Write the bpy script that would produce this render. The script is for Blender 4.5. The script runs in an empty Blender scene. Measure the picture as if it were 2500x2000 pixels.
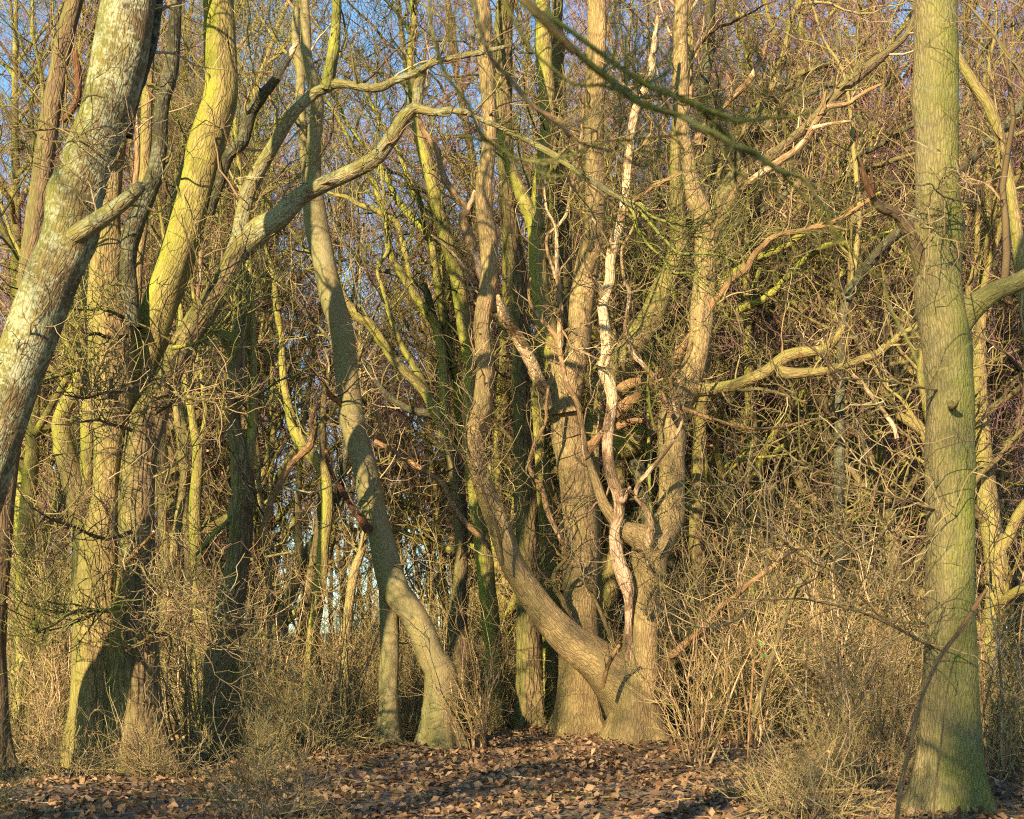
import bpy, math, random
import numpy as np
from mathutils import Vector

# ------------------------------------------------------------------ camera, sky, sun, exposure
SC = bpy.context.scene
COL = SC.collection
F, HOR, CAMZ = 4000.0, 1560.0, 1.7            # focal length and horizon in photo pixels (2500 x 2000), eye height
cam_d = bpy.data.cameras.new('camera')
cam = bpy.data.objects.new('camera', cam_d)
COL.objects.link(cam)
cam.location = (0, 0, CAMZ)
cam.rotation_euler = (math.radians(90), 0, 0)
cam_d.sensor_width = 36
cam_d.lens = 36 * F / 2500
cam_d.shift_y = (HOR - 1000) / 2500
cam_d.clip_start, cam_d.clip_end = 0.1, 4000
cam_d.dof.use_dof = True
cam_d.dof.focus_distance = 24
cam_d.dof.aperture_fstop = 2.9
SC.camera = cam

SUN_EL, SUN_AZ = math.radians(20), math.radians(24)       # low sun behind the viewer, a little to the left
to_sun = Vector((-math.sin(SUN_AZ) * math.cos(SUN_EL), -math.cos(SUN_AZ) * math.cos(SUN_EL), math.sin(SUN_EL)))
world = bpy.data.worlds.new('World')
SC.world = world
world.use_nodes = True
wn = world.node_tree
bg = wn.nodes.get('Background') or wn.nodes.new('ShaderNodeBackground')
sky = wn.nodes.new('ShaderNodeTexSky')
sky.sky_type = 'NISHITA'
sky.sun_disc = False
sky.sun_elevation = SUN_EL
sky.sun_rotation = math.atan2(to_sun.x, to_sun.y)
sky.air_density, sky.dust_density, sky.ozone_density = 1.0, 0.3, 0.7
bg.inputs['Strength'].default_value = 0.075
tint = wn.nodes.new('ShaderNodeMix')                     # clear cold winter blue, the same over the whole sky
tint.data_type, tint.blend_type = 'RGBA', 'MULTIPLY'
tint.inputs[0].default_value = 1.0
tint.inputs[7].default_value = (0.68, 1.0, 1.2, 1)
wn.links.new(sky.outputs[0], tint.inputs[6])
wn.links.new(tint.outputs[2], bg.inputs[0])
sun_d = bpy.data.lights.new('sun', 'SUN')
sun_d.energy = 5.0
sun_d.angle = math.radians(0.55)
sun_d.color = (1.0, 0.82, 0.555)
sun = bpy.data.objects.new('sun', sun_d)
COL.objects.link(sun)
sun.rotation_euler = to_sun.to_track_quat('Z', 'Y').to_euler()
SC.view_settings.view_transform = 'Standard'
SC.view_settings.look = 'None'
SC.view_settings.gamma = 1
SC.view_settings.use_curve_mapping = False
SC.view_settings.exposure = 1.5
SC.render.engine = 'CYCLES'
SC.cycles.filter_width = 1.15
SC.cycles.use_adaptive_sampling = True
SC.cycles.adaptive_threshold = 0.02
SC.cycles.use_denoising = False
SC.cycles.max_bounces = 4
SC.cycles.diffuse_bounces = 2

rng = np.random.default_rng(7)
random.seed(7)

# ------------------------------------------------------------------ materials
def nd(nt, kind, **kw):
    n = nt.nodes.new(kind)
    for k, v in kw.items():
        setattr(n, k, v)
    return n

def ramp(nt, stops):
    r = nt.nodes.new('ShaderNodeValToRGB')
    e = r.color_ramp.elements
    while len(e) < len(stops):
        e.new(0.5)
    for i, (p, c) in enumerate(stops):
        e[i].position = p
        e[i].color = (c, c, c, 1) if isinstance(c, (int, float)) else (*c, 1)
    return r

def mixc(nt, fac, a, b):
    m = nt.nodes.new('ShaderNodeMix')
    m.data_type = 'RGBA'
    L = nt.links.new
    for sock, v in ((m.inputs[0], fac), (m.inputs[6], a), (m.inputs[7], b)):
        if isinstance(v, (int, float)):
            sock.default_value = v
        elif isinstance(v, tuple):
            sock.default_value = (*v, 1)
        else:
            L(v, sock)
    return m.outputs[2]

def math_(nt, op, a, b=None, clamp=False):
    m = nt.nodes.new('ShaderNodeMath')
    m.operation = op
    m.use_clamp = clamp
    for i, v in enumerate((a, b)):
        if v is None:
            continue
        if isinstance(v, (int, float)):
            m.inputs[i].default_value = v
        else:
            nt.links.new(v, m.inputs[i])
    return m.outputs[0]

def bark(name, base, dark, moss=(0.17, 0.19, 0.03), moss_amt=0.5, lichen=0.0, peel=0.0,
         wood=(0.62, 0.43, 0.25), rough_scale=1.0, bump=0.6, moss_dir=(-0.85, -0.2, 0.35)):
    """bark in fissures running along the limb (attribute 'bark' = round the limb and along it, in metres)"""
    m = bpy.data.materials.new(name)
    m.use_nodes = True
    nt = m.node_tree
    L = nt.links.new
    bs = nt.nodes['Principled BSDF']
    bs.inputs['Roughness'].default_value = 0.9
    bs.inputs['Specular IOR Level'].default_value = 0.15
    at = nd(nt, 'ShaderNodeAttribute', attribute_name='bark')
    mp = nd(nt, 'ShaderNodeMapping')
    mp.inputs['Scale'].default_value = (1, 1, 0.2)
    L(at.outputs['Vector'], mp.inputs['Vector'])
    def noise(vec, scale, detail=4, rough=0.6, dist=0.0):
        n = nd(nt, 'ShaderNodeTexNoise')
        n.inputs['Scale'].default_value = scale
        n.inputs['Detail'].default_value = detail
        n.inputs['Roughness'].default_value = rough
        n.inputs['Distortion'].default_value = dist
        L(vec, n.inputs['Vector'])
        return n.outputs['Fac']
    fine = noise(mp.outputs[0], 38 * rough_scale, 5, 0.65, 0.6)
    vor = nd(nt, 'ShaderNodeTexVoronoi', feature='DISTANCE_TO_EDGE')
    vor.inputs['Scale'].default_value = 26 * rough_scale
    L(mp.outputs[0], vor.inputs['Vector'])
    crack = ramp(nt, [(0.0, 0.0), (0.16, 1.0)])
    L(vor.outputs['Distance'], crack.inputs[0])
    big = noise(at.outputs['Vector'], 2.3, 4, 0.6)
    mid = noise(at.outputs['Vector'], 7.0, 5, 0.65, 0.3)
    tone = ramp(nt, [(0.3, dark), (0.62, base)])
    L(fine, tone.inputs[0])
    warm = tuple(min(1, c * k) for c, k in zip(base, (1.25, 1.12, 0.92)))
    col = mixc(nt, math_(nt, 'MULTIPLY', big, 0.8), tone.outputs[0], warm)
    ck = math_(nt, 'ADD', math_(nt, 'MULTIPLY', crack.outputs[0], 0.55), 0.45)
    col = mixc(nt, ck, tuple(c * 0.55 for c in dark), col)
    blot = ramp(nt, [(0.36, 0.55), (0.56, 0.0)])
    L(mid, blot.inputs[0])
    col = mixc(nt, blot.outputs[0], col, dark)
    mp4 = nd(nt, 'ShaderNodeMapping')
    mp4.inputs['Scale'].default_value = (1, 1, 0.07)
    L(at.outputs['Vector'], mp4.inputs['Vector'])
    sk = ramp(nt, [(0.36, 0.5), (0.6, 0.0)])
    L(noise(mp4.outputs[0], 7, 4, 0.6, 0.5), sk.inputs[0])
    col = mixc(nt, sk.outputs[0], col, dark)
    # algae on the weather side
    geo = nd(nt, 'ShaderNodeNewGeometry')
    dp = nd(nt, 'ShaderNodeVectorMath', operation='DOT_PRODUCT')
    L(geo.outputs['Normal'], dp.inputs[0])
    dp.inputs[1].default_value = moss_dir
    a = math_(nt, 'MULTIPLY', dp.outputs['Value'], 0.42)
    a = math_(nt, 'ADD', a, math_(nt, 'MULTIPLY', big, 0.75))
    a = math_(nt, 'ADD', a, math_(nt, 'MULTIPLY', mid, 0.45))
    mr = ramp(nt, [(0.52, 0.0), (0.95, 1.0)])
    L(a, mr.inputs[0])
    mossf = math_(nt, 'MULTIPLY', mr.outputs[0], moss_amt, True)
    mossc = mixc(nt, fine, tuple(c * 0.55 for c in moss), tuple(min(1, c * 1.45) for c in moss))
    col = mixc(nt, mossf, col, mossc)
    if lichen > 0:
        ln = noise(at.outputs['Vector'], 17, 8, 0.78, 0.5)
        l2 = noise(at.outputs['Vector'], 2.6, 3, 0.5)
        ls = math_(nt, 'ADD', math_(nt, 'MULTIPLY', ln, 0.8), math_(nt, 'MULTIPLY', l2, 0.35))
        lr = ramp(nt, [(0.60 - 0.05 * lichen, 0.0), (0.66 - 0.05 * lichen, 1.0)])
        L(ls, lr.inputs[0])
        col = mixc(nt, math_(nt, 'MULTIPLY', lr.outputs[0], min(1, lichen)), col, (0.34, 0.35, 0.21))
    if peel > 0:
        mp2 = nd(nt, 'ShaderNodeMapping')
        mp2.inputs['Scale'].default_value = (1, 1, 0.35)
        L(at.outputs['Vector'], mp2.inputs['Vector'])
        pn = noise(mp2.outputs[0], 3.2, 4, 0.6, 0.4)
        pr = ramp(nt, [(0.66 - 0.4 * peel, 0.0), (0.70 - 0.4 * peel, 1.0)])
        L(pn, pr.inputs[0])
        wc = mixc(nt, fine, tuple(c * 0.78 for c in wood), tuple(min(1, c * 1.15) for c in wood))
        mp3 = nd(nt, 'ShaderNodeMapping')
        mp3.inputs['Scale'].default_value = (1, 1, 0.06)
        L(at.outputs['Vector'], mp3.inputs['Vector'])
        st = ramp(nt, [(0.40, 1.0), (0.47, 0.0)])
        L(noise(mp3.outputs[0], 40, 3, 0.6), st.inputs[0])
        wc = mixc(nt, math_(nt, 'MULTIPLY', st.outputs[0], 0.7), wc, tuple(c * k for c, k in zip(wood, (0.45, 0.38, 0.30))))
        col = mixc(nt, pr.outputs[0], col, wc)
    L(col, bs.inputs['Base Color'])
    h = math_(nt, 'ADD', math_(nt, 'MULTIPLY', crack.outputs[0], 0.6), fine)
    h = math_(nt, 'ADD', h, math_(nt, 'MULTIPLY', mid, 1.2))
    bp = nd(nt, 'ShaderNodeBump')
    bp.inputs['Strength'].default_value = bump
    bp.inputs['Distance'].default_value = 0.03
    L(h, bp.inputs['Height'])
    L(bp.outputs[0], bs.inputs['Normal'])
    return m

def twig_mat(name, stops, by_object=0.0, alt=None):
    """thin twigs: colour varies from twig to twig (attribute 'tint'), optionally from tree to tree"""
    m = bpy.data.materials.new(name)
    m.use_nodes = True
    nt = m.node_tree
    bs = nt.nodes['Principled BSDF']
    bs.inputs['Roughness'].default_value = 0.8
    bs.inputs['Specular IOR Level'].default_value = 0.2
    at = nd(nt, 'ShaderNodeAttribute', attribute_name='tint')
    r = ramp(nt, stops)
    nt.links.new(at.outputs['Fac'], r.inputs[0])
    col = r.outputs[0]
    if by_object:
        oi = nd(nt, 'ShaderNodeObjectInfo')
        col = mixc(nt, math_(nt, 'MULTIPLY', oi.outputs['Random'], by_object), col, alt)
    nt.links.new(col, bs.inputs['Base Color'])
    return m

M = {}
M['tan'] = bark('tan_bark', (0.38, 0.28, 0.13), (0.14, 0.095, 0.042), moss=(0.21, 0.21, 0.035), moss_amt=0.65)
M['centre'] = bark('orange_brown_bark', (0.44, 0.31, 0.155), (0.19, 0.125, 0.06), moss_amt=0.3)  # light orange-brown bark of the centre stems
M['rough'] = bark('rough_bark', (0.30, 0.215, 0.11), (0.06, 0.042, 0.024), moss_amt=0.5, rough_scale=0.55, bump=1.0)
M['smooth'] = bark('smooth_beech_bark', (0.30, 0.235, 0.115), (0.19, 0.145, 0.07), moss=(0.17, 0.17, 0.05), moss_amt=0.7, lichen=0.2, rough_scale=1.7, bump=0.28)
M['green'] = bark('algae_green_bark', (0.37, 0.29, 0.115), (0.14, 0.11, 0.04), moss=(0.27, 0.27, 0.035), moss_amt=0.95)
M['right'] = bark('smooth_green_bark', (0.27, 0.22, 0.10), (0.115, 0.10, 0.042), moss=(0.14, 0.155, 0.025), moss_amt=0.95, lichen=0.12,
                  rough_scale=1.5, bump=0.6, moss_dir=(0.35, -0.2, 0.2))
M['lichen'] = bark('lichen_bark', (0.24, 0.17, 0.08), (0.07, 0.05, 0.028), moss=(0.17, 0.17, 0.035), moss_amt=0.9, lichen=0.72)
M['lichen_bit'] = bark('mottled_bark', (0.30, 0.225, 0.11), (0.10, 0.075, 0.04), moss=(0.2, 0.2, 0.04), moss_amt=0.7, lichen=0.55)
M['dark'] = bark('dark_bark', (0.095, 0.08, 0.05), (0.032, 0.028, 0.02), moss=(0.08, 0.085, 0.025), moss_amt=0.5, lichen=0.3)
M['brown'] = bark('brown_bark', (0.22, 0.15, 0.085), (0.08, 0.055, 0.035), moss_amt=0.4)
M['peeled'] = bark('peeled_wood', (0.33, 0.22, 0.11), (0.14, 0.09, 0.045), moss_amt=0.0, peel=0.74, wood=(0.82, 0.58, 0.32), bump=0.9)
M['half_peeled'] = bark('half_peeled_wood', (0.38, 0.25, 0.13), (0.17, 0.10, 0.05), moss_amt=0.1, peel=0.34, wood=(0.66, 0.45, 0.26))
M['pink'] = bark('pinkish_dead_wood', (0.42, 0.27, 0.15), (0.20, 0.12, 0.065), moss_amt=0.0, peel=0.58, wood=(0.68, 0.45, 0.27), bump=0.8)
M['dead'] = bark('dead_wood', (0.40, 0.24, 0.115), (0.17, 0.09, 0.045), moss_amt=0.08)
M['red'] = bark('rotting_red_wood', (0.20, 0.092, 0.048), (0.075, 0.032, 0.02), moss_amt=0.1)
M['mossy'] = bark('mossy_branch_bark', (0.20, 0.19, 0.06), (0.07, 0.07, 0.03), moss=(0.27, 0.28, 0.03), moss_amt=0.95, lichen=0.25,
                  moss_dir=(-0.3, -0.4, 0.6))
M['bough'] = bark('green_bough_bark', (0.17, 0.135, 0.05), (0.06, 0.05, 0.02), moss=(0.19, 0.19, 0.03), moss_amt=0.75, moss_dir=(-0.3, -0.4, 0.6))
M['far'] = bark('background_bark', (0.40, 0.30, 0.14), (0.16, 0.115, 0.055), moss=(0.27, 0.26, 0.05), moss_amt=0.5)
T_ = (0.06, 0.040, 0.022)
M['twig'] = twig_mat('twigs', [(0.0, (0.045, 0.032, 0.018)), (0.22, (0.14, 0.085, 0.045)), (0.42, (0.18, 0.155, 0.045)), (0.62, (0.33, 0.25, 0.095)), (0.8, (0.28, 0.16, 0.085)), (1.0, (0.50, 0.40, 0.21))])
M['twig_moss'] = twig_mat('mossy_twigs', [(0.0, (0.04, 0.038, 0.014)), (0.5, (0.14, 0.135, 0.034)), (1.0, (0.28, 0.25, 0.07))])
M['twig_far'] = twig_mat('background_twigs', [(0.0, (0.03, 0.02, 0.013)), (0.4, (0.11, 0.07, 0.04)), (0.75, (0.21, 0.135, 0.07)), (1.0, (0.36, 0.27, 0.10))],
                         1.0, (0.29, 0.145, 0.15))
M['twig_scrub'] = twig_mat('scrub_twigs', [(0.0, (0.035, 0.024, 0.014)), (0.2, (0.12, 0.075, 0.035)), (0.4, (0.20, 0.175, 0.05)), (0.58, (0.37, 0.28, 0.11)), (0.76, (0.27, 0.14, 0.08)), (1.0, (0.54, 0.42, 0.23))],
                           0.6, (0.31, 0.25, 0.09))
M['shoot'] = twig_mat('scrub_shoots', [(0.0, (0.10, 0.06, 0.03)), (0.4, (0.33, 0.20, 0.09)), (0.7, (0.42, 0.33, 0.11)), (1.0, (0.50, 0.30, 0.19))], 0.3, (0.30, 0.27, 0.08))
M['leaf'] = twig_mat('dead_leaves', [(0.0, (0.16, 0.07, 0.03)), (0.5, (0.30, 0.14, 0.06)), (1.0, (0.42, 0.22, 0.10))])
M['litter'] = twig_mat('fallen_leaves', [(0.0, (0.09, 0.05, 0.025)), (0.5, (0.22, 0.125, 0.06)), (1.0, (0.36, 0.23, 0.12))])
M['green_leaf'] = twig_mat('green_leaves', [(0.0, (0.03, 0.12, 0.02)), (1.0, (0.08, 0.26, 0.04))])

# ------------------------------------------------------------------ geometry helpers
def ground_z(x, y):
    x = np.asarray(x, float); y = np.asarray(y, float)
    z = 0.10 * np.sin(x * 0.31 + 1.0) * np.cos(y * 0.23) + 0.06 * np.sin(x * 0.9 + y * 0.7) + 0.03 * np.sin(x * 2.3 - y * 1.9 + 2)
    return z + np.clip((np.hypot(x, y) - 45) / 120, 0, 1) * 2.2

def nrm(v):
    return v / np.maximum(np.linalg.norm(v, axis=-1, keepdims=True), 1e-9)

class Geo:
    """collects tubes and leaves, builds them as ONE mesh"""
    def __init__(s):
        s.v, s.f4, s.f3, s.b, s.t, s.n = [], [], [], [], [], 0
        s.caps = []
    def tubes(s, P, R, sides=3, tint=None):
        P = np.asarray(P, float); R = np.asarray(R, float)
        if P.ndim == 2:
            P, R = P[None], R[None]
        Mn, n = P.shape[:2]
        if Mn == 0:
            return
        T = nrm(np.gradient(P, axis=1))
        mt = np.abs(T.mean(1))
        a = np.eye(3)[np.argmin(mt, axis=1)][:, None, :]
        U = nrm(a - (a * T).sum(-1, keepdims=True) * T)
        V = np.cross(T, U)
        th = np.arange(sides) * 2 * np.pi / sides
        c, si = np.cos(th), np.sin(th)
        ring = U[:, :, None, :] * c[None, None, :, None] + V[:, :, None, :] * si[None, None, :, None]
        verts = P[:, :, None, :] + ring * R[:, :, None, None]
        ln = np.concatenate([np.zeros((Mn, 1)), np.cumsum(np.linalg.norm(np.diff(P, axis=1), axis=-1), axis=1)], 1)
        bk = np.empty((Mn, n, sides, 3))
        off = rng.uniform(0, 40, (Mn, 1, 1))
        bk[..., 0] = R[:, :, None] * c + off
        bk[..., 1] = R[:, :, None] * si
        bk[..., 2] = ln[:, :, None] + off
        if tint is None:
            tint = rng.uniform(0, 1, Mn)
        tt = np.broadcast_to(np.asarray(tint, float)[:, None, None], (Mn, n, sides))
        idx = s.n + np.arange(Mn * n * sides).reshape(Mn, n, sides)
        i0, i1 = idx[:, :-1], idx[:, 1:]
        q = np.stack([i0, np.roll(i0, -1, 2), np.roll(i1, -1, 2), i1], -1).reshape(-1, 4)
        s.f4.append(q)
        s.v.append(verts.reshape(-1, 3)); s.b.append(bk.reshape(-1, 3)); s.t.append(tt.reshape(-1))
        s.n += Mn * n * sides
    def limb(s, P, R, sides=20, rough=0.05, flare=0.0, cap=True, lumps=0.0):
        """one thick limb: parallel-transported rings, uneven round and along, closed tip"""
        P = np.asarray(P, float); R = np.asarray(R, float)
        n = len(P)
        T = nrm(np.gradient(P, axis=0))
        u = np.cross(T[0], (0.0, 1.0, 0.0)); 
        if np.linalg.norm(u) < 0.2: u = np.cross(T[0], (1.0, 0, 0))
        U = [nrm(u)]
        for i in range(1, n):
            w = U[-1] - T[i] * np.dot(U[-1], T[i])
            U.append(nrm(w))
        U = np.array(U); V = np.cross(T, U)
        th = np.arange(sides) * 2 * np.pi / sides
        ln = np.concatenate([[0], np.cumsum(np.linalg.norm(np.diff(P, axis=0), axis=1))])
        d = np.zeros((n, sides))
        for k in range(7):
            m_, fr, ph, ph2 = rng.integers(1, 6), rng.uniform(0.4, 5.0) / max(R.mean() * 6, 0.2), rng.uniform(0, 6.28), rng.uniform(0, 6.28)
            d += np.cos(m_ * th[None] + ph + 0.8 * np.sin(ln[:, None] * fr * 0.5)) * np.cos(ln[:, None] * fr + ph2) / 2.6
        rr = R[:, None] * (1 + rough * d)
        for k in range(int(lumps)):
            l0, t0 = rng.uniform(0.1, 0.95) * ln[-1], rng.uniform(0, 6.28)
            w0 = R.mean() * rng.uniform(0.35, 0.7)
            da = np.abs((th - t0 + np.pi) % (2 * np.pi) - np.pi)[None] * R[:, None]
            rr += R.mean() * rng.uniform(0.12, 0.3) * np.exp(-((ln[:, None] - l0) ** 2 + da ** 2) / w0 ** 2)
        if flare > 0:
            nb = rng.integers(4, 7); ph = rng.uniform(0, 6.28)
            h = np.exp(-np.maximum(P[:, 2] - P[0, 2], 0) / 0.45)[:, None]
            rr *= 1 + flare * h * (0.7 + 0.5 * np.cos(nb * th[None] + ph) + 0.25 * np.cos((nb + 2) * th[None] + 2 * ph))
        ring = U[:, None] * np.cos(th)[None, :, None] + V[:, None] * np.sin(th)[None, :, None]
        verts = P[:, None] + ring * rr[..., None]
        off = rng.uniform(0, 40)
        bk = np.stack([R[:, None] * np.cos(th)[None] + off, R[:, None] * np.sin(th)[None] + 0 * ln[:, None], np.repeat(ln[:, None], sides, 1) + off], -1)
        idx = s.n + np.arange(n * sides).reshape(n, sides)
        i0, i1 = idx[:-1], idx[1:]
        s.f4.append(np.stack([i0, np.roll(i0, -1, 1), np.roll(i1, -1, 1), i1], -1).reshape(-1, 4))
        s.v.append(verts.reshape(-1, 3)); s.b.append(bk.reshape(-1, 3)); s.t.append(np.full(n * sides, rng.uniform()))
        s.n += n * sides
        if cap:                                          # snapped, uneven end
            tip = P[-1] + T[-1] * R[-1] * rng.uniform(0.3, 1.2)
            s.v.append(tip[None]); s.b.append(bk[-1, :1]); s.t.append(np.array([0.5]))
            last = idx[-1]
            s.f3.append(np.stack([last, np.roll(last, -1), np.full(sides, s.n)], -1))
            s.n += 1
    def leaves(s, C, size, flat=0.0, lobed=True):
        """bent leaves: each two quads hinged along the midrib"""
        k = len(C)
        if k == 0:
            return
        size = np.broadcast_to(np.asarray(size, float), (k,))[:, None]
        d = nrm(rng.normal(size=(k, 3)) * np.array([1, 1, 1 - flat]))
        nn = rng.normal(size=(k, 3)); nn[:, 2] += 4 * flat
        u = nrm(np.cross(d, nn)); nn = nrm(np.cross(u, d))
        b0 = C - d * size * 0.5; b1 = C + d * size * 0.5 + nn * size * rng.uniform(-.2, .2, (k, 1))
        lift = rng.uniform(0.02, 0.22, (k, 1)) * size
        wd = rng.uniform(0.25, 0.36, (k, 1)) * size
        pts = np.stack([b0, C + d * size * .1 + u * wd + nn * lift, b1, C + d * size * .1 - u * wd + nn * lift], 1)
        idx = s.n + np.arange(k * 4).reshape(k, 4)
        s.f3.append(idx[:, [0, 1, 2]]); s.f3.append(idx[:, [0, 2, 3]])
        s.v.append(pts.reshape(-1, 3)); s.b.append(pts.reshape(-1, 3)); s.t.append(np.repeat(rng.uniform(0, 1, k), 4))
        s.n += k * 4
    def build(s, name, mat, parent=None, origin=None, kind=None, smooth=True):
        v = np.concatenate(s.v)
        if origin is not None:
            v = v - np.asarray(origin)[None]
        f4 = np.concatenate(s.f4) if s.f4 else np.zeros((0, 4), int)
        f3 = np.concatenate(s.f3) if s.f3 else np.zeros((0, 3), int)
        me = bpy.data.meshes.new(name)
        me.vertices.add(len(v)); me.vertices.foreach_set('co', v.astype(np.float32).ravel())
        nl = len(f4) * 4 + len(f3) * 3
        me.loops.add(nl)
        me.loops.foreach_set('vertex_index', np.concatenate([f4.ravel(), f3.ravel()]).astype(np.int32))
        me.polygons.add(len(f4) + len(f3))
        me.polygons.foreach_set('loop_start', np.concatenate([np.arange(len(f4)) * 4, len(f4) * 4 + np.arange(len(f3)) * 3]).astype(np.int32))
        if smooth:
            me.polygons.foreach_set('use_smooth', np.ones(len(f4) + len(f3), bool))
        a = me.attributes.new('bark', 'FLOAT_VECTOR', 'POINT'); a.data.foreach_set('vector', np.concatenate(s.b).astype(np.float32).ravel())
        a = me.attributes.new('tint', 'FLOAT', 'POINT'); a.data.foreach_set('value', np.concatenate(s.t).astype(np.float32))
        me.update(calc_edges=True)
        me.materials.append(mat)
        o = bpy.data.objects.new(name, me)
        COL.objects.link(o)
        if parent is not None:
            o.parent = parent
        elif origin is not None:
            o.location = origin
        if kind:
            o['kind'] = kind
        return o

def thing(name, label, cat, loc, group=None):
    o = bpy.data.objects.new(name, None)
    o.empty_display_size = 0.3
    o.location = loc
    COL.objects.link(o)
    o['label'] = label; o['category'] = cat
    if group:
        o['group'] = group
    return o

def copy_tree(root, loc, rz, sc, label=None, group=None):
    r = root.copy(); COL.objects.link(r)
    r.location = loc; r.rotation_euler = (0, 0, rz); r.scale = (sc, sc, sc)
    if label: r['label'] = label
    if group: r['group'] = group
    for ch in root.children:
        c = ch.copy(); COL.objects.link(c); c.parent = r
    return r

def resample(P, W, step):
    """smooth curve through the given points (Catmull-Rom), evenly spaced"""
    P = np.asarray(P, float); W = np.asarray(W, float)
    if len(P) == 2:
        P = np.vstack([P[0], P.mean(0), P[1]]); W = np.array([W[0], W.mean(), W[1]])
    A = np.column_stack([P, W])
    ext = np.vstack([2 * A[0] - A[1], A, 2 * A[-1] - A[-2]])
    out = []
    for i in range(1, len(ext) - 2):
        p0, p1, p2, p3 = ext[i - 1:i + 3]
        k = max(2, int(np.linalg.norm(p2[:3] - p1[:3]) / step))
        t = np.linspace(0, 1, k, endpoint=False)[:, None]
        out.append(0.5 * ((2 * p1) + (-p0 + p2) * t + (2 * p0 - 5 * p1 + 4 * p2 - p3) * t ** 2 + (-p0 + 3 * p1 - 3 * p2 + p3) * t ** 3))
    out.append(A[-1][None])
    o = np.concatenate(out)
    return o[:, :3], np.maximum(o[:, 3], 0.002)

def grow(P, R, count, length, npts, ang=(35, 75), up=0.15, wig=0.35, t=(0.15, 1.0), rk=0.5, rmax=0.05, tip=0.25, droop=0.0, rmin=0.003):
    """children twigs of the batch of branches P (m,n,3); count per branch (number or array)"""
    m, n = P.shape[:2]
    if np.isscalar(count):
        c = rng.poisson(count, m)
    else:
        c = np.asarray(count, int)
    who = np.repeat(np.arange(m), c)
    k = len(who)
    if k == 0:
        return np.zeros((0, npts, 3)), np.zeros((0, npts))
    tt = rng.uniform(t[0], t[1], k) * (n - 1)
    i = np.minimum(tt.astype(int), n - 2); fr = (tt - i)[:, None]
    p0 = P[who, i] * (1 - fr) + P[who, i + 1] * fr
    r0 = R[who, i] * (1 - fr[:, 0]) + R[who, i + 1] * fr[:, 0]
    tan = nrm(P[who, i + 1] - P[who, i])
    rv = nrm(np.cross(tan, rng.normal(size=(k, 3))))
    a = np.radians(rng.uniform(ang[0], ang[1], k))[:, None]
    d = tan * np.cos(a) + rv * np.sin(a)
    L = rng.uniform(length[0], length[1], k)
    step = (L / (npts - 1))[:, None]
    out = np.empty((k, npts, 3)); out[:, 0] = p0
    for j in range(1, npts):
        d = nrm(d + rng.normal(size=(k, 3)) * wig + np.array([0, 0, up - droop * j / npts]))
        out[:, j] = out[:, j - 1] + d * step
    rad = np.clip(r0 * rk, rmin, rmax)[:, None] * np.linspace(1, tip, npts)[None]
    return out, np.maximum(rad, rmin * 0.6)

def batch(P, R, n=12):
    """one polyline -> batch of 1 with n points"""
    i = np.linspace(0, len(P) - 1, n)
    lo = np.minimum(i.astype(int), len(P) - 2); f = (i - lo)
    return (P[lo] * (1 - f)[:, None] + P[lo + 1] * f[:, None])[None], (R[lo] * (1 - f) + R[lo + 1] * f)[None]

def px(x, y, d):
    return np.array([(x - 1250.0) * d / F, d, CAMZ + (HOR - y) * d / F])

# ------------------------------------------------------------------ the trees one can follow in the photograph
# part: (name, material, depth at its foot, depth at its tip, options, "x,y,width ...") in photo pixels, foot to tip.
# options: B goes down to the ground, E<n> grows on for n metres, t<n> twigs per metre, s snapped end, l<n> lumps
def P_(s):
    return [tuple(float(q) for q in p.split(',')) for p in s.split()]

TREES = []
def T(name, label, cat, parts, group=None):
    TREES.append((name, label, cat, parts, group))

T('lichen_oak', 'thick leaning trunk crusted with pale grey-green lichen at the upper left edge', 'tree', [
  ('trunk', 'lichen', 18, 18, 'B E6 t1 l8', '-150,1560,150 -95,1330,138 -22,1100,130 52,890,126 122,690,124 162,590,126 190,477,130 216,390,126 250,303,118 275,215,124 296,126,132 312,30,128'),
  ('limb', 'lichen_bit', 18.1, 17.35, 't2 s', '112,640,56 150,604,46 190,570,42 250,530,40 305,490,37 345,455,30'),
  ('limb', 'dark', 18.3, 18.6, 'E4 t2', '300,330,34 322,240,36 345,170,36 362,126,34 380,40,30'),
  ('branch', 'brown', 17.8, 17.2, 't5', '60,322,7 90,318,6 160,316,5 215,345,5 262,385,4 282,392,3'),
])
T('left_edge_tree', 'dark brown trunk leaning out past the left border beside the lichen trunk', 'tree', [
  ('trunk', 'brown', 20, 20, 'B E5 t1', '-20,1500,70 10,1200,60 52,850,56 96,480,50 122,300,48 140,190,46 160,80,44'),
  ('dead_branch', 'red', 20, 19.8, 't1 s', '150,300,14 186,250,16 192,190,18 183,126,14'),
])
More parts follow.
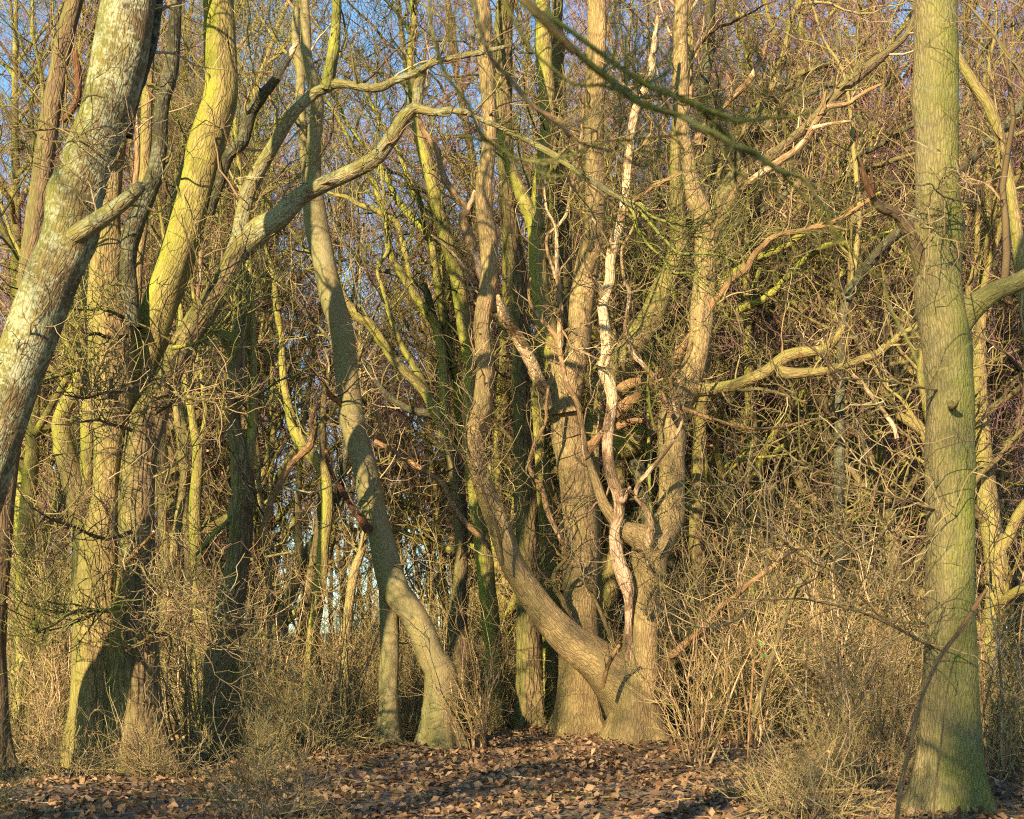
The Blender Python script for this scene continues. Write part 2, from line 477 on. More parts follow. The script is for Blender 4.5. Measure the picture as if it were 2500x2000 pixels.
T('left_oak', 'big many-stemmed oak with furrowed bark in the left foreground', 'tree', [
  ('trunk', 'tan', 21, 21, 'B t2 l7', '240,1626,118 238,1480,104 240,1380,98 243,1314,92 257,1217,66 262,1109,66 268,1040,78 271,985,88 269,898,104 267,811,113 252,724,104 245,637,98 252,560,80 262,470,64 276,380,56 298,250,46 318,126,42'),
  ('stem', 'dark', 21.1, 20.7, 'E5 t1 l4', '306,800,60 308,720,50 309,650,42 314,600,44 333,535,47 356,477,46 380,419,41 389,361,38 392,300,36 398,245,36 412,200,39 420,160,36 424,110,32'),  # shade on this stem is put into its colour by the dark bark
  ('stem', 'green', 21.6, 21.2, 'B E6 t2 l8', '300,1500,120 300,1217,98 312,1040,86 338,927,72 356,869,72 370,811,78 392,740,82 424,650,86 452,560,90 470,477,90 493,390,90 518,303,90 536,245,86 541,190,80 539,126,77 536,50,72'),
  ('stem', 'rough', 20.8, 21.4, 'B t3 l8', '326,1600,128 332,1500,112 334,1400,92 333,1280,86 332,1217,86 340,1130,82 352,1065,78 367,1000,70 386,975,64 412,915,62 446,840,60 496,765,66 543,695,56 566,646,56 592,600,48 612,575,46'),
  ('limb', 'lichen_bit', 21.4, 20.4, 't1', '592,600,46 640,556,54 679,535,50 737,477,43 795,448,39 853,422,37 911,390,37 940,361,35 963,326,35 989,285,33 1018,258,29 1022,216,27 1030,175,24'),
  ('limb', 'lichen_bit', 20.4, 19.6, 't5', '1010,262,18 1056,274,18 1099,270,17 1143,277,15 1170,290,13 1200,303,12 1238,320,12 1287,343,15 1330,367,17 1374,393,17 1403,416,15 1446,442,15 1490,471,14 1525,491,11 1560,515,8'),
  ('branch', 'mossy', 19.7, 19.3, 't12', '1530,494,10 1548,525,9 1557,562,8 1586,602,7 1620,631,7 1638,666,6 1687,669,6 1725,705,4'),
  ('branch', 'mossy', 19.7, 19.2, 't12', '1556,510,9 1600,560,8 1629,593,8 1658,619,7 1699,619,7 1751,622,6 1805,640,4'),
  ('branch', 'mossy', 19.7, 19.4, 't14', '1520,488,9 1560,500,8 1590,528,7 1640,545,6 1700,560,5 1740,600,3'),
  ('limb', 'lichen_bit', 21.4, 20.8, 't2', '578,630,44 590,570,38 593,535,36 604,477,36 630,419,34 656,375,32 680,335,31 699,303,29 722,271,28 749,245,28 775,225,26 801,213,25 818,203,23'),
  ('limb', 'mossy', 20.8, 20.6, 'E4 t3', '798,214,24 803,180,26 808,150,27 813,126,27 820,60,24'),
  ('limb', 'lichen_bit', 20.8, 20.0, 't4', '815,203,19 853,207,18 890,214,20 928,213,21 963,197,18 998,184,17 1027,170,16 1056,155,15 1100,143,15 1172,129,13 1250,110,9'),
  ('dead_limb', 'dark', 21.4, 20.6, 't1', '505,520,26 535,448,26 552,390,29 572,365,30 593,346,31 607,288,31 622,260,28 640,235,27 668,200,23 680,184,20'),
  ('dead_branch', 'peeled', 20.6, 20.4, 's', '676,190,20 684,172,23 697,150,21 712,128,16 728,100,7'),
  ('branch', 'half_peeled', 20.8, 20.9, 't2 s', '329,460,14 334,410,14 336,375,14 332,303,13 327,270,13 323,239,13 314,181,13 300,126,12 290,90,10'),
  ('branch', 'half_peeled', 21.0, 20.8, 't4 s', '482,730,10 486,690,11 489,650,12 492,615,11'),
  ('branch', 'mossy', 20.6, 19.8, 't14', '420,850,12 448,846,10 480,838,10 510,822,9 535,800,8 556,772,7 580,745,6 598,730,4'),
  ('branch', 'mossy', 20.4, 19.2, 't12', '300,775,10 268,760,8 232,756,7 205,757,6 170,752,4'),
  ('branch', 'dark', 20.4, 19.8, 't10', '310,820,10 286,823,8 258,822,9 235,814,8 212,816,5 190,800,3'),
  ('branch', 'mossy', 20.4, 19.0, 't10', '222,892,11 190,903,10 165,912,9 126,922,8 80,935,6 40,930,4'),
  ('branch', 'twigbark', 20.4, 19.0, 't14', '320,1050,10 296,1042,9 268,1036,8 240,1026,6 200,1030,5'),
  ('branch', 'twigbark', 20.4, 18.4, 't14', '320,1300,12 270,1316,10 220,1305,8 180,1285,7 130,1270,6 80,1240,4'),
  ('branch', 'mossy', 20.4, 18.4, 't14', '320,1470,13 270,1490,12 210,1490,11 165,1500,9 126,1528,7 80,1545,5'),
  ('branch', 'twigbark', 20.4, 18.6, 't12', '350,1400,12 390,1440,9 430,1470,8 480,1475,7 540,1490,5'),
  ('branch', 'half_peeled', 20.2, 18.8, 't6', '290,1390,12 318,1362,11 345,1335,10 366,1312,9 376,1298,7'),
  ('branch', 'twigbark', 20.3, 18.6, 't12', '330,1560,13 345,1570,10 392,1540,9 440,1560,8 500,1580,6 560,1576,4'),
  ('branch', 'twigbark', 20.4, 18.8, 't10', '340,940,9 300,955,8 250,960,7 210,972,6 160,965,4'),
  ('branch', 'twigbark', 20.4, 19.2, 't10', '380,1010,9 430,980,8 480,975,6 530,985,4'),
  ('root', 'tan', 20.9, 20.7, 's', '214,1420,40 208,1500,46 212,1580,48 214,1680,58 212,1900,66'),
])
T('forked_tree', 'background tree leaning left and forked low, behind the big left oak', 'tree', [
  ('trunk', 'tan', 26, 26, 'B t2', '212,1560,70 208,1400,62 204,1300,58 188,1200,58 166,1130,55 152,1080,44'),
  ('stem', 'green', 26, 26.2, 'E5 t2', '206,1290,44 206,1200,40 214,1100,34 213,1000,32 208,883,26 198,825,24 184,767,22 172,712,20 160,640,18'),
  ('stem', 'green', 26, 25.6, 'E5 t2', '158,1110,40 150,1020,36 190,930,30 184,883,26 167,840,22 138,790,17 110,740,16'),
])
T('pole_tree', 'pale slim stem rising between the dark and the mossy stems of the left oak', 'tree', [
  ('trunk', 'tan', 25, 25, 'B E6 t1', '330,1400,36 330,1100,32 330,900,30 330,760,28 333,712,26 338,640,23 346,579,24 350,500,27 352,430,28 357,300,28 362,200,26 366,100,24'),
])
T('thicket_pole', 'rough double stem just right of the left oak base, lit at its foot', 'tree', [
  ('trunk', 'far', 29, 29, 'B E5 t2', '402,1560,34 404,1450,32 406,1380,28 396,1270,22 400,1190,22 402,1150,22 398,1090,20 392,960,18'),
  ('stem', 'far', 29, 29.2, 'E5 t2', '408,1430,26 426,1330,22 440,1240,20 446,1196,19 452,1109,19 450,1043,18 446,900,16'),
])
T('forked_sapling', 'slim stem with a thin yellow-green fork left of the curved pale trunk', 'tree', [
  ('trunk', 'green', 28, 28, 'B t2', '486,1560,30 484,1459,29 477,1300,30 476,1217,30 482,1152,28 484,1085,26'),
  ('stem', 'green', 28, 28, 'E5 t2', '484,1090,22 478,1065,20 470,1022,18 459,956,18 451,912,16 440,840,14'),
  ('stem', 'green', 28, 28.2, 'E4 t2', '486,1085,14 494,1060,11 500,1022,10 500,985,11 494,940,10 488,860,9'),
])
T('pale_pole', 'narrow trunk with a bright foot between the left oak and the curved trunk', 'tree', [
  ('trunk', 'far', 30, 30, 'B E6 t2', '458,1580,24 456,1473,22 462,1380,22 456,1280,20 448,1150,18 430,1000,16'),
])
T('curved_oak', 'curved trunk with scaly bark and a broken mossy side limb, right of the left oak', 'tree', [
  ('trunk', 'rough', 24, 24, 'B t3 l7', '530,1640,62 534,1604,60 545,1546,66 556,1488,68 571,1430,61 580,1372,57 587,1314,58 588,1256,56 592,1198,57 590,1154,56 584,1100,44 570,1043,36 569,1010,34 573,980,38 576,956,43 580,912,46 581,854,46 586,810,43 588,760,38 589,710,37 592,660,32'),
  ('limb', 'mossy', 24, 23.6, 't4 s', '578,860,34 562,835,32 546,820,28 530,806,22'),
  ('stem', 'green', 24, 24.3, 'E6 t2 l4', '592,1190,34 604,1130,28 611,1075,26 617,1014,23 617,927,22 616,840,20 613,753,20 610,695,16 606,640,14 600,560,13'),
  ('dead_limb', 'dead', 23.8, 23.0, 't3 s', '632,1326,10 640,1300,13 661,1229,17 684,1180,18 707,1137,18 735,1110,18 757,1090,17 763,1060,16 760,1032,15 765,1005,11 778,985,8'),
  ('dead_branch', 'dead', 23.8, 23.4, 't3 s', '566,990,10 548,962,10 524,945,9 500,940,7 486,930,5'),
  ('branch', 'mossy', 23.8, 23.0, 't6', '566,1258,9 548,1280,10 522,1305,10 500,1330,9 478,1356,8'),
  ('stem', 'tan', 24.4, 24.6, 'B t1', '572,1620,24 576,1560,26 584,1500,24 594,1440,20 600,1400,16'),
])
T('dark_pole', 'thin dark wavy stem against pale sky left of the smooth curving trunk', 'tree', [
  ('trunk', 'green', 30, 30, 'B E6 t3 l3', '757,1660,32 759,1623,31 766,1542,30 780,1440,30 790,1333,30 799,1229,29 788,1148,31 742,1090,31 717,1043,27 703,985,20 693,927,18 689,869,17 688,825,14 680,780,15 674,738,15 668,672,13 651,608,11 640,540,10'),
])
T('arching_stem', 'dark forked stem in a V with slanting arms low left of the smooth curving trunk', 'tree', [
  ('trunk', 'far', 33, 33, 'B t3', '680,1620,34 688,1517,30 705,1459,29 730,1401,27'),
  ('stem', 'far', 33, 33, 'E5 t3', '728,1410,20 732,1343,19 728,1285,18 728,1227,16 731,1154,14 738,1060,12'),
  ('stem', 'dark', 33, 32.6, 'E5 t3', '728,1400,24 751,1349,22 775,1302,20 800,1260,21 824,1212,22 838,1150,18 850,1060,14'),
])
T('grey_pole', 'brown shaded stem close behind the green mossy pole, leaning right', 'tree', [
  ('trunk', 'brown', 32, 32, 'B E6 t2', '735,1640,24 740,1546,24 749,1459,26 766,1372,23 775,1310,20 786,1200,18 790,1000,15'),
])
T('slim_grey_tree', 'straight thin grey-green trunk between the scaly curved trunk and the V-shaped stem', 'tree', [
  ('trunk', 'far', 31, 31, 'B E6 t2', '655,1640,17 657,1540,16 659,1488,16 656,1401,16 652,1314,15 640,1240,14 633,1198,13 628,1100,12'),
])
T('slanting_tree', 'slanting trunk dark below and pale above, left of the smooth trunk foot', 'tree', [
  ('trunk', 'far', 30, 30, 'B E5 t2', '845,1640,24 848,1540,24 853,1473,23 864,1401,22 876,1366,21 885,1337,17 890,1285,13 886,1180,11'),
])
T('smooth_beech', 'tall smooth trunk curving left as it rises with soft shadow bands, left of centre', 'tree', [
  ('trunk', 'smooth', 25, 25, 'B E6 t2 l6', '1075,1640,74 1055,1610,65 1032,1546,64 1000,1488,64 968,1445,72 942,1372,67 930,1314,62 914,1256,62 902,1198,62 890,1140,60 864,1043,59 857,985,58 846,898,57 834,811,57 808,724,57 789,637,56 774,564,57 768,506,55 765,440,40 765,400,37 766,361,38 770,310,35 775,259,32 770,215,30 756,172,28 748,126,26 745,40,24'),
  ('stem', 'smooth', 25.2, 25.2, 'B t1', '950,1640,46 952,1560,46 950,1480,46 948,1400,50'),
  ('stem', 'smooth', 25.2, 25.6, 'E5 t1', '758,450,30 745,380,24 737,309,24 733,240,23 732,172,22 722,100,20'),
  ('dead_limb', 'red', 24.8, 24.4, 't2 s', '900,1296,18 876,1262,18 853,1224,17 830,1192,14 815,1165,9 804,1140,8 796,1112,5'),
  ('dead_limb', 'dead', 25, 24.6, 't2 s', '850,1000,12 822,978,13 808,966,15 800,955,10'),
  ('dead_limb', 'dead', 25.2, 25.0, 't3 s', '862,960,10 885,976,10 905,990,9 920,1002,10 926,1030,8 932,1058,5'),
])
T('fan_tree', 'dark tree whose thin limbs fan out to the upper left behind the central stems', 'tree', [
  ('trunk', 'brown', 29, 29, 'B t2 l4', '1122,1620,62 1116,1500,46 1126,1400,34 1126,1320,31 1124,1250,33 1112,1150,35 1092,1070,35 1072,1014,31'),
  ('limb', 'green', 29, 28.4, 'E4 t4', '1075,1020,26 1036,956,23 998,915,23 957,875,23 940,845,24 928,828,24 905,793,24 873,770,24 850,742,20 835,718,19 810,680,14 770,640,9'),
  ('limb', 'green', 29, 29.2, 'E4 t4', '1060,1000,22 1030,930,20 1004,883,17 978,840,15 957,782,13 940,730,11 935,706,10 922,666,9 930,640,9 949,608,8 943,560,8 940,500,7'),
  ('limb', 'green', 29, 29.4, 'E4 t4', '1088,1070,28 1084,930,26 1078,850,24 1062,790,22 1041,762,21 1007,712,21 978,666,19 951,617,17 948,560,16 930,500,15 915,450,14 895,420,11'),
  ('limb', 'dark', 29.2, 29.6, 'E3 t4', '1090,880,22 1062,790,20 1040,710,17 1021,695,16 969,669,14 928,657,12 882,631,10 847,602,9 821,550,7 805,500,6'),
  ('limb', 'mossy', 29.2, 30, 'E4 t4', '1120,1160,24 1120,1000,22 1105,900,20 1062,620,18 1040,570,18 1005,530,18 970,490,16 948,440,14 925,400,12 900,372,9'),
  ('limb', 'dark', 29.2, 29.4, 'E4 t4', '1066,1012,20 1000,1000,17 940,960,14 900,900,12 868,868,10 830,850,8'),
  ('limb', 'green', 29.3, 29.8, 'E4 t4', '1100,900,20 1060,640,17 1048,580,16 1030,510,15 1000,440,12 985,400,11 960,350,9 930,300,8'),
  ('limb', 'green', 29.3, 29.2, 'E4 t4', '1008,720,14 975,560,13 930,520,14 880,500,13 840,480,11 800,470,8'),
  ('dead_limb', 'dead', 28.4, 27.6, 't3 s', '916,1078,9 955,1098,11 997,1125,13 1040,1152,14 1078,1177,14 1099,1218,14 1120,1256,14 1149,1288,14 1177,1318,12 1190,1336,8'),
])
T('mossy_stem', 'yellow-green lit stem left of the central trunks with twigs crossing it', 'tree', [
  ('trunk', 'green', 28.5, 28.5, 'B E5 t3 l4', '1205,1620,44 1196,1500,44 1175,1300,42 1152,1100,40 1150,980,40 1148,869,38 1136,811,37 1128,753,36 1117,680,34 1100,622,33 1085,564,33 1073,530,31 1056,448,31 1036,375,30 1020,317,24 1010,240,22 1004,140,20'),
])
T('centre_tree', 'spreading multi-stemmed tree at centre whose bare orange-brown stems part near the ground', 'tree', [
  ('trunk', 'centre', 25.4, 25.8, 'B E5 t2 l10', '1560,1650,108 1562,1604,92 1565,1546,86 1570,1502,80 1575,1459,76 1582,1401,84 1588,1350,88 1612,1300,84 1636,1262,70 1640,1219,64 1640,1161,66 1640,1103,66 1641,1045,70 1652,1000,74 1672,960,62 1690,905,60 1706,845,57 1712,782,57 1717,724,56 1720,666,52 1722,608,54 1721,564,55 1710,510,48 1690,460,38 1675,361,33 1664,303,36 1661,216,40 1661,129,37 1662,40,34'),
  ('stem', 'centre', 25.6, 25.0, 'E5 t2 l8', '1568,1740,112 1545,1700,116 1500,1652,102 1445,1602,88 1392,1562,78 1345,1517,68 1304,1462,60 1266,1403,58 1243,1356,58 1228,1306,58 1206,1248,56 1182,1190,48 1165,1132,46 1157,1074,42 1163,1035,42 1176,1005,48 1180,975,48 1184,920,44 1182,860,40 1176,800,40 1184,735,42 1194,680,45 1196,637,46 1189,550,43 1183,520,42 1181,448,40 1188,400,38 1197,330,32 1190,220,36 1184,126,38 1180,30,36'),
  ('limb', 'centre', 25.4, 25.0, 't1', '1610,1340,60 1575,1318,58 1545,1305,48 1527,1296,40 1503,1271,30 1474,1228,26 1459,1184,23 1445,1146,19 1432,1110,15'),
  ('dead_limb', 'half_peeled', 25.0, 24.6, 't4 s', '1434,1115,15 1428,1103,14 1422,1045,13 1409,985,13 1386,941,13 1371,883,13 1362,834,13 1345,805,12 1316,776,11 1300,750,9 1293,735,8 1291,710,7 1296,680,6'),
  ('dead_branch', 'half_peeled', 24.8, 24.6, 't4 s', '1366,850,11 1366,811,14 1368,782,15 1366,724,14 1362,672,12 1360,640,11 1359,608,10 1358,564,9 1350,540,8 1334,510,7 1328,457,5'),
  ('dead_branch', 'half_peeled', 24.8, 24.5, 't4', '1357,680,10 1345,640,9 1335,608,8 1338,573,8 1362,552,8 1384,520,7 1392,470,6 1410,400,7 1420,330,8 1425,230,7'),
  ('dead_branch', 'half_peeled', 24.6, 24.4, 't5 s', '1374,808,7 1388,830,6 1397,849,8 1430,862,6 1461,878,5'),
  ('dead_branch', 'half_peeled', 25.0, 24.4, 't3', '1587,1330,20 1588,1300,18 1590,1277,15 1575,1242,14 1560,1222,12 1552,1207,12 1561,1178,12 1581,1155,12 1598,1135,11 1616,1114,10 1645,1074,9 1658,1050,8 1665,1030,7'),
  ('dead_branch', 'half_peeled', 25.0, 24.4, 't4', '1640,1010,18 1614,962,16 1600,927,14 1577,898,12 1545,863,11 1530,825,10 1526,800,10 1530,767,9 1536,715,9 1525,689,8 1519,651,8 1519,608,8 1530,585,7 1542,564,6 1560,520,4'),
  ('dead_branch', 'half_peeled', 25.0, 24.3, 't4', '1655,1016,10 1648,1002,9 1643,975,8 1641,956,8 1638,924,9 1652,907,8 1668,892,7 1678,875,7 1688,850,7 1690,830,6'),
  ('dead_limb', 'dead', 25.6, 25.0, 't4 s', '1715,800,16 1735,752,16 1759,715,17 1780,690,17 1818,660,17 1836,630,16 1855,608,15 1880,585,14 1905,572,13 1954,564,13 1997,552,12 2041,538,11 2065,526,10 2084,514,10 2108,498,9 2128,486,7'),
  ('dead_branch', 'dead', 25.1, 24.8, 's', '1985,556,9 2020,552,8 2048,556,7 2067,563,5'),
  ('dead_limb', 'half_peeled', 25.6, 25.2, 't2 s', '1722,640,24 1750,560,24 1797,474,23 1818,454,21 1867,419,18 1910,390,18 1942,367,17 1968,341,16 1989,303,15 2009,271,14 2026,260,13 2070,254,11 2090,240,10 2113,225,10 2135,213,8 2152,205,5'),
  ('dead_branch', 'half_peeled', 25.3, 25.2, 's', '2015,268,10 2011,250,9 2014,232,8 2016,224,6'),
  ('dead_branch', 'half_peeled', 25.3, 25.0, 's', '1985,312,12 2020,304,8 2050,299,8 2078,296,7'),
  ('limb', 'brown', 25.8, 26.8, 'E5 t4', '1715,600,26 1745,520,26 1800,445,25 1896,370,22 1942,332,24 1983,297,26 2041,230,27 2084,196,27 2128,158,27 2165,129,18 2210,90,14'),
  ('limb', 'tan', 25.6, 24.8, 't4 l5', '1688,950,30 1740,950,27 1780,944,27 1823,930,29 1867,909,31 1910,878,31 1945,863,29 1990,858,24 2012,854,24 2030,840,24 2048,818,20 2060,796,14'),
  ('limb', 'tan', 25.0, 24.4, 't4 l3', '1900,908,24 1931,912,25 1983,909,21 2026,904,19 2055,895,18 2099,880,19 2142,863,20 2186,828,18 2238,796,16 2270,760,10'),
  ('dead_branch', 'brown', 25.2, 24.8, 't3 s', '1800,950,8 1818,953,9 1852,950,9 1896,959,9 1939,973,8 1970,985,5'),
  ('dead_branch', 'mossy', 25, 24.4, 't6', '1598,1050,6 1588,1000,7 1583,960,8 1582,930,6 1586,890,4'),
  ('dead_branch', 'dead', 25.2, 24.4, 't4 s', '1660,995,14 1700,1010,10 1760,1030,9 1830,1046,9 1900,1044,8 1960,1030,6'),
  ('branch', 'twigbark', 25.0, 24.3, 't8', '1590,1430,13 1606,1424,10 1600,1400,9 1586,1385,8 1570,1350,7 1545,1340,6'),
  ('branch', 'twigbark', 25.0, 24.4, 't8', '1575,1500,14 1576,1480,11 1590,1450,10 1606,1425,9 1625,1440,7 1655,1470,6 1690,1490,4'),
  ('branch', 'twigbark', 24.9, 24.0, 't12', '1228,1380,7 1222,1330,8 1214,1290,9 1196,1245,8 1180,1200,8 1168,1160,7 1140,1090,6 1142,1020,6 1160,980,5'),
])
T('snag', 'pale dead standing snag, bark peeled to cream wood, in front of the central stems', 'dead tree', [
  ('trunk', 'pink', 25.2, 24.9, 'B l3', '1536,1560,18 1534,1470,22 1533,1440,32 1524,1408,38 1512,1372,36 1503,1330,30 1500,1296,26 1512,1250,25 1508,1210,27 1490,1150,29 1483,1103,28 1486,1045,28 1492,1005,27 1494,985,28'),
  ('trunk', 'peeled', 24.9, 24.7, 'l4 t1', '1494,990,28 1494,968,27 1487,936,31 1474,900,29 1479,870,26 1481,840,27 1478,811,27 1474,782,26 1471,750,25 1480,715,24 1489,685,25 1491,637,26 1496,600,25 1507,564,23 1519,520,20 1528,462,20 1530,419,21 1536,375,21 1542,317,20 1551,274,21 1566,235,20 1581,200,20 1591,167,21 1594,135,18 1598,100,14 1606,40,8'),
  ('branch', 'half_peeled', 24.7, 24.5, 't2 s', '1486,600,8 1472,572,7 1460,552,7 1447,532,5'),
  ('branch', 'half_peeled', 24.7, 24.5, 't2 s', '1496,588,7 1490,560,6 1488,535,6 1486,512,4'),
  ('branch', 'half_peeled', 24.8, 24.5, 't2 s', '1469,728,8 1462,700,8 1445,680,7 1436,660,6 1428,640,6 1423,622,4'),
  ('branch', 'dead', 24.7, 24.4, 't3 s', '1516,540,12 1538,505,12 1555,485,12 1575,473,11 1600,452,11 1632,438,10 1665,422,8'),
  ('branch', 'pink', 25.0, 24.6, 's', '1512,1215,14 1522,1225,12 1530,1205,9 1538,1190,7'),
])
T('rough_pole', 'upright trunk with coarse scaly bark just left of the central big trunk', 'tree', [
  ('trunk', 'rough', 28, 28, 'B E6 t2 l8', '1292,1600,62 1290,1450,60 1288,1300,57 1283,1200,56 1280,1130,54 1278,1060,50 1274,987,47 1271,930,45 1272,890,44 1275,825,48 1268,753,44 1264,690,48 1254,620,46 1242,540,42 1238,480,40 1236,419,40 1230,330,40 1229,250,42 1229,180,46 1229,126,46 1230,40,44'),
])
T('central_trunk', 'broad pale trunk in the middle of the photo dividing into upright stems', 'tree', [
  ('trunk', 'centre', 27, 27, 'B E6 t2 l8', '1415,1640,98 1415,1550,92 1416,1440,87 1416,1335,88 1414,1277,89 1412,1219,88 1404,1161,85 1395,1103,80 1384,1050,72 1380,1010,74 1380,960,80 1392,915,70 1406,870,62 1415,811,58 1420,740,58 1428,666,57 1442,608,56 1452,550,54 1454,500,50 1452,440,47 1451,390,45 1450,320,48 1452,245,51 1454,187,50 1456,126,48 1458,30,46'),
  ('stem', 'centre', 26.9, 26.8, 't1', '1378,1010,56 1368,960,48 1362,920,42 1358,880,36 1357,850,28 1360,820,20'),
  ('stem', 'green', 27, 27, 'E5 t2 l5', '1376,970,50 1360,900,50 1342,840,50 1332,790,49 1320,720,44 1316,680,42 1312,637,43 1307,564,43 1298,530,38 1287,506,35 1261,448,29 1243,390,25 1226,346,20 1216,310,16 1205,250,12'),
  ('stem', 'green', 27, 27.4, 'E6 t2 l5', '1308,560,34 1310,500,26 1313,448,24 1324,410,30 1330,375,34 1336,303,36 1335,230,37 1328,158,40 1327,110,40 1326,30,38'),
  ('stem', 'tan', 27.4, 28.2, 'B E6 t2 l6', '1446,1300,44 1444,1160,40 1446,1060,38 1455,1001,44 1462,943,46 1480,930,52 1507,900,60 1530,865,62 1552,830,62 1577,796,61 1606,738,58 1622,695,52 1642,651,47 1654,608,44 1656,560,41 1652,510,36 1650,440,30'),
  ('dead_limb', 'peeled', 26.5, 24.9, 's', '1334,990,22 1328,956,26 1316,927,27 1301,892,29 1281,854,30 1255,811,30 1240,785,30 1229,767,27 1222,745,20 1216,722,8'),
  ('dead_limb', 'half_peeled', 27.2, 27.2, 't2 s', '1215,760,26 1195,710,25 1172,660,24 1160,622,26 1146,579,26 1134,550,24 1131,530,22 1140,514,19 1134,500,17 1125,491,17 1109,470,17 1093,451,17 1084,430,16 1076,404,15 1067,367,14 1055,350,14 1041,332,15 1030,312,14 1024,295,11'),
  ('dead_branch', 'half_peeled', 27.2, 27.1, 's', '1138,520,13 1145,505,13 1153,490,12 1160,465,9'),
  ('dead_branch', 'half_peeled', 26.4, 26, 't2 s', '1170,700,7 1157,683,7 1130,648,6 1102,614,6 1078,594,6 1053,574,4'),
  ('dead_branch', 'twigbark', 26.4, 26, 't6', '1414,1546,15 1400,1524,15 1388,1502,16 1378,1478,15 1371,1459,14 1358,1444,14 1354,1430,14 1354,1400,14 1368,1380,10 1384,1362,9 1380,1340,8'),
  ('dead_branch', 'half_peeled', 26.4, 26, 't5', '1380,1340,9 1367,1312,12 1346,1271,13 1338,1250,14 1332,1228,15 1326,1204,14 1317,1181,13 1294,1146,11 1297,1109,10 1314,1068,9 1332,1030,8 1334,987,8 1341,929,7'),
  ('dead_branch', 'twigbark', 26.2, 25.8, 't4 s', '1519,1604,9 1496,1569,12 1487,1545,11 1478,1523,11 1461,1482,10 1440,1441,10 1424,1420,8 1409,1402,5'),
  ('dead_limb', 'dead', 26.8, 26.2, 't2 s', '1500,1008,26 1530,985,25 1560,962,24 1590,936,22 1616,908,22 1640,885,22 1660,862,22 1674,838,18 1682,815,9'),
  ('dead_limb', 'dead', 27.0, 26.6, 't2 s', '1500,985,28 1515,955,26 1540,938,26 1562,932,18 1578,934,8'),
  ('dead_limb', 'dead', 27.0, 26.4, 't4 s', '1508,1040,16 1540,1030,15 1570,1028,14 1598,1038,9 1604,1060,4'),
  ('dead_limb', 'dead', 26.9, 26.7, 's', '1436,1095,22 1450,1082,18 1466,1062,15 1478,1048,10'),
])
T('shaded_pole', 'straight dark trunk standing in shade between the pale central stems', 'tree', [
  ('trunk', 'brown', 30, 30, 'B E6 t2', '1392,1560,36 1390,1200,34 1386,900,34 1384,800,34 1382,700,34 1378,580,34 1375,450,34 1373,340,30 1371,274,28 1367,200,29 1362,129,29 1360,30,28'),
])
T('back_pole', 'slim greenish trunk showing behind the centre, between rough bark pole and broad trunk', 'tree', [
  ('trunk', 'green', 29.4, 29.4, 'B E5 t3', '1335,1500,50 1330,1300,50 1322,1180,46 1312,1080,40 1312,980,34 1316,900,28 1322,800,24'),
])
T('orange_limb_tree', 'tree with a stocky golden limb stub and a mossy shoot right of the snag', 'tree', [
  ('trunk', 'dark', 28.6, 28.6, 'B t2', '1600,1560,40 1590,1400,34 1580,1250,34 1560,1150,36 1540,1090,40'),
  ('limb', 'green', 28.6, 28.2, 't3 s', '1500,1102,30 1520,1094,46 1545,1080,52 1566,1060,44 1588,1046,30'),
  ('branch', 'mossy', 28.2, 28.0, 't8', '1590,1250,8 1586,1200,8 1585,1120,9 1583,1040,9 1582,970,8 1582,940,5'),
])
T('tall_back_trunk', 'upright mossy trunk behind the crossing green branches, upper right of centre', 'tree', [
  ('trunk', 'tan', 30, 30, 'B E5 t3', '1700,1560,36 1698,1300,34 1706,1100,32 1716,960,30 1726,800,30 1740,640,30 1752,480,28 1764,390,22 1790,350,19 1823,309,19 1861,254,19 1890,196,19 1916,129,19 1930,60,18'),
  ('limb', 'half_peeled', 30, 29.6, 't2 s', '1700,350,12 1720,310,11 1754,271,12 1780,245,12 1797,230,12 1820,208,11 1840,180,11 1864,129,9 1872,100,6'),
  ('limb', 'brown', 30, 28.4, 't6', '1750,500,17 1800,400,14 1850,340,13 1881,300,12 1916,250,11 1942,190,10 1983,170,9 2026,155,8 2090,120,6 2150,60,4'),
  ('limb', 'dark', 30, 28.0, 't6', '1745,580,16 1850,520,13 1930,470,12 1983,439,11 2026,407,10 2099,378,9 2142,358,8 2186,332,7 2240,300,5'),
  ('limb', 'brown', 30, 27.6, 't6', '1738,660,16 1820,610,13 1900,560,12 1970,490,11 2026,454,11 2070,433,10 2130,410,9 2186,390,8 2250,370,5'),
  ('limb', 'green', 30, 27.8, 't6', '1730,720,16 1830,640,13 1900,610,12 1980,560,11 2060,520,9 2150,470,6'),
  ('limb', 'dark', 30, 28.6, 't6', '1752,470,14 1790,430,12 1818,346,11 1867,320,11 1916,303,10 1960,240,9 2010,215,8 2080,200,5'),
  ('limb', 'green', 30, 27.6, 't6', '1722,800,16 1800,760,14 1880,720,13 1960,640,12 2020,600,10 2100,590,8 2190,560,5'),
  ('stem', 'dark', 30.2, 30.6, 'E5 t3', '1738,560,30 1736,430,30 1720,300,26 1716,230,26 1722,180,26 1730,129,26 1734,40,24'),
])
T('leaning_tree', 'dark straight trunk leaning to the upper right, beside the right-hand trunk', 'tree', [
  ('trunk', 'dark', 27, 27, 'B E5 t3', '2045,1600,34 2046,1300,30 2050,1050,26 2052,900,23 2058,782,23 2070,724,24 2099,675,24 2142,617,24 2192,567,26 2240,520,26 2290,470,26 2400,360,26'),
  ('stem', 'far', 27, 27.3, 'E4 t3', '2056,780,16 2080,690,14 2092,600,14 2098,520,13 2092,440,12'),
])
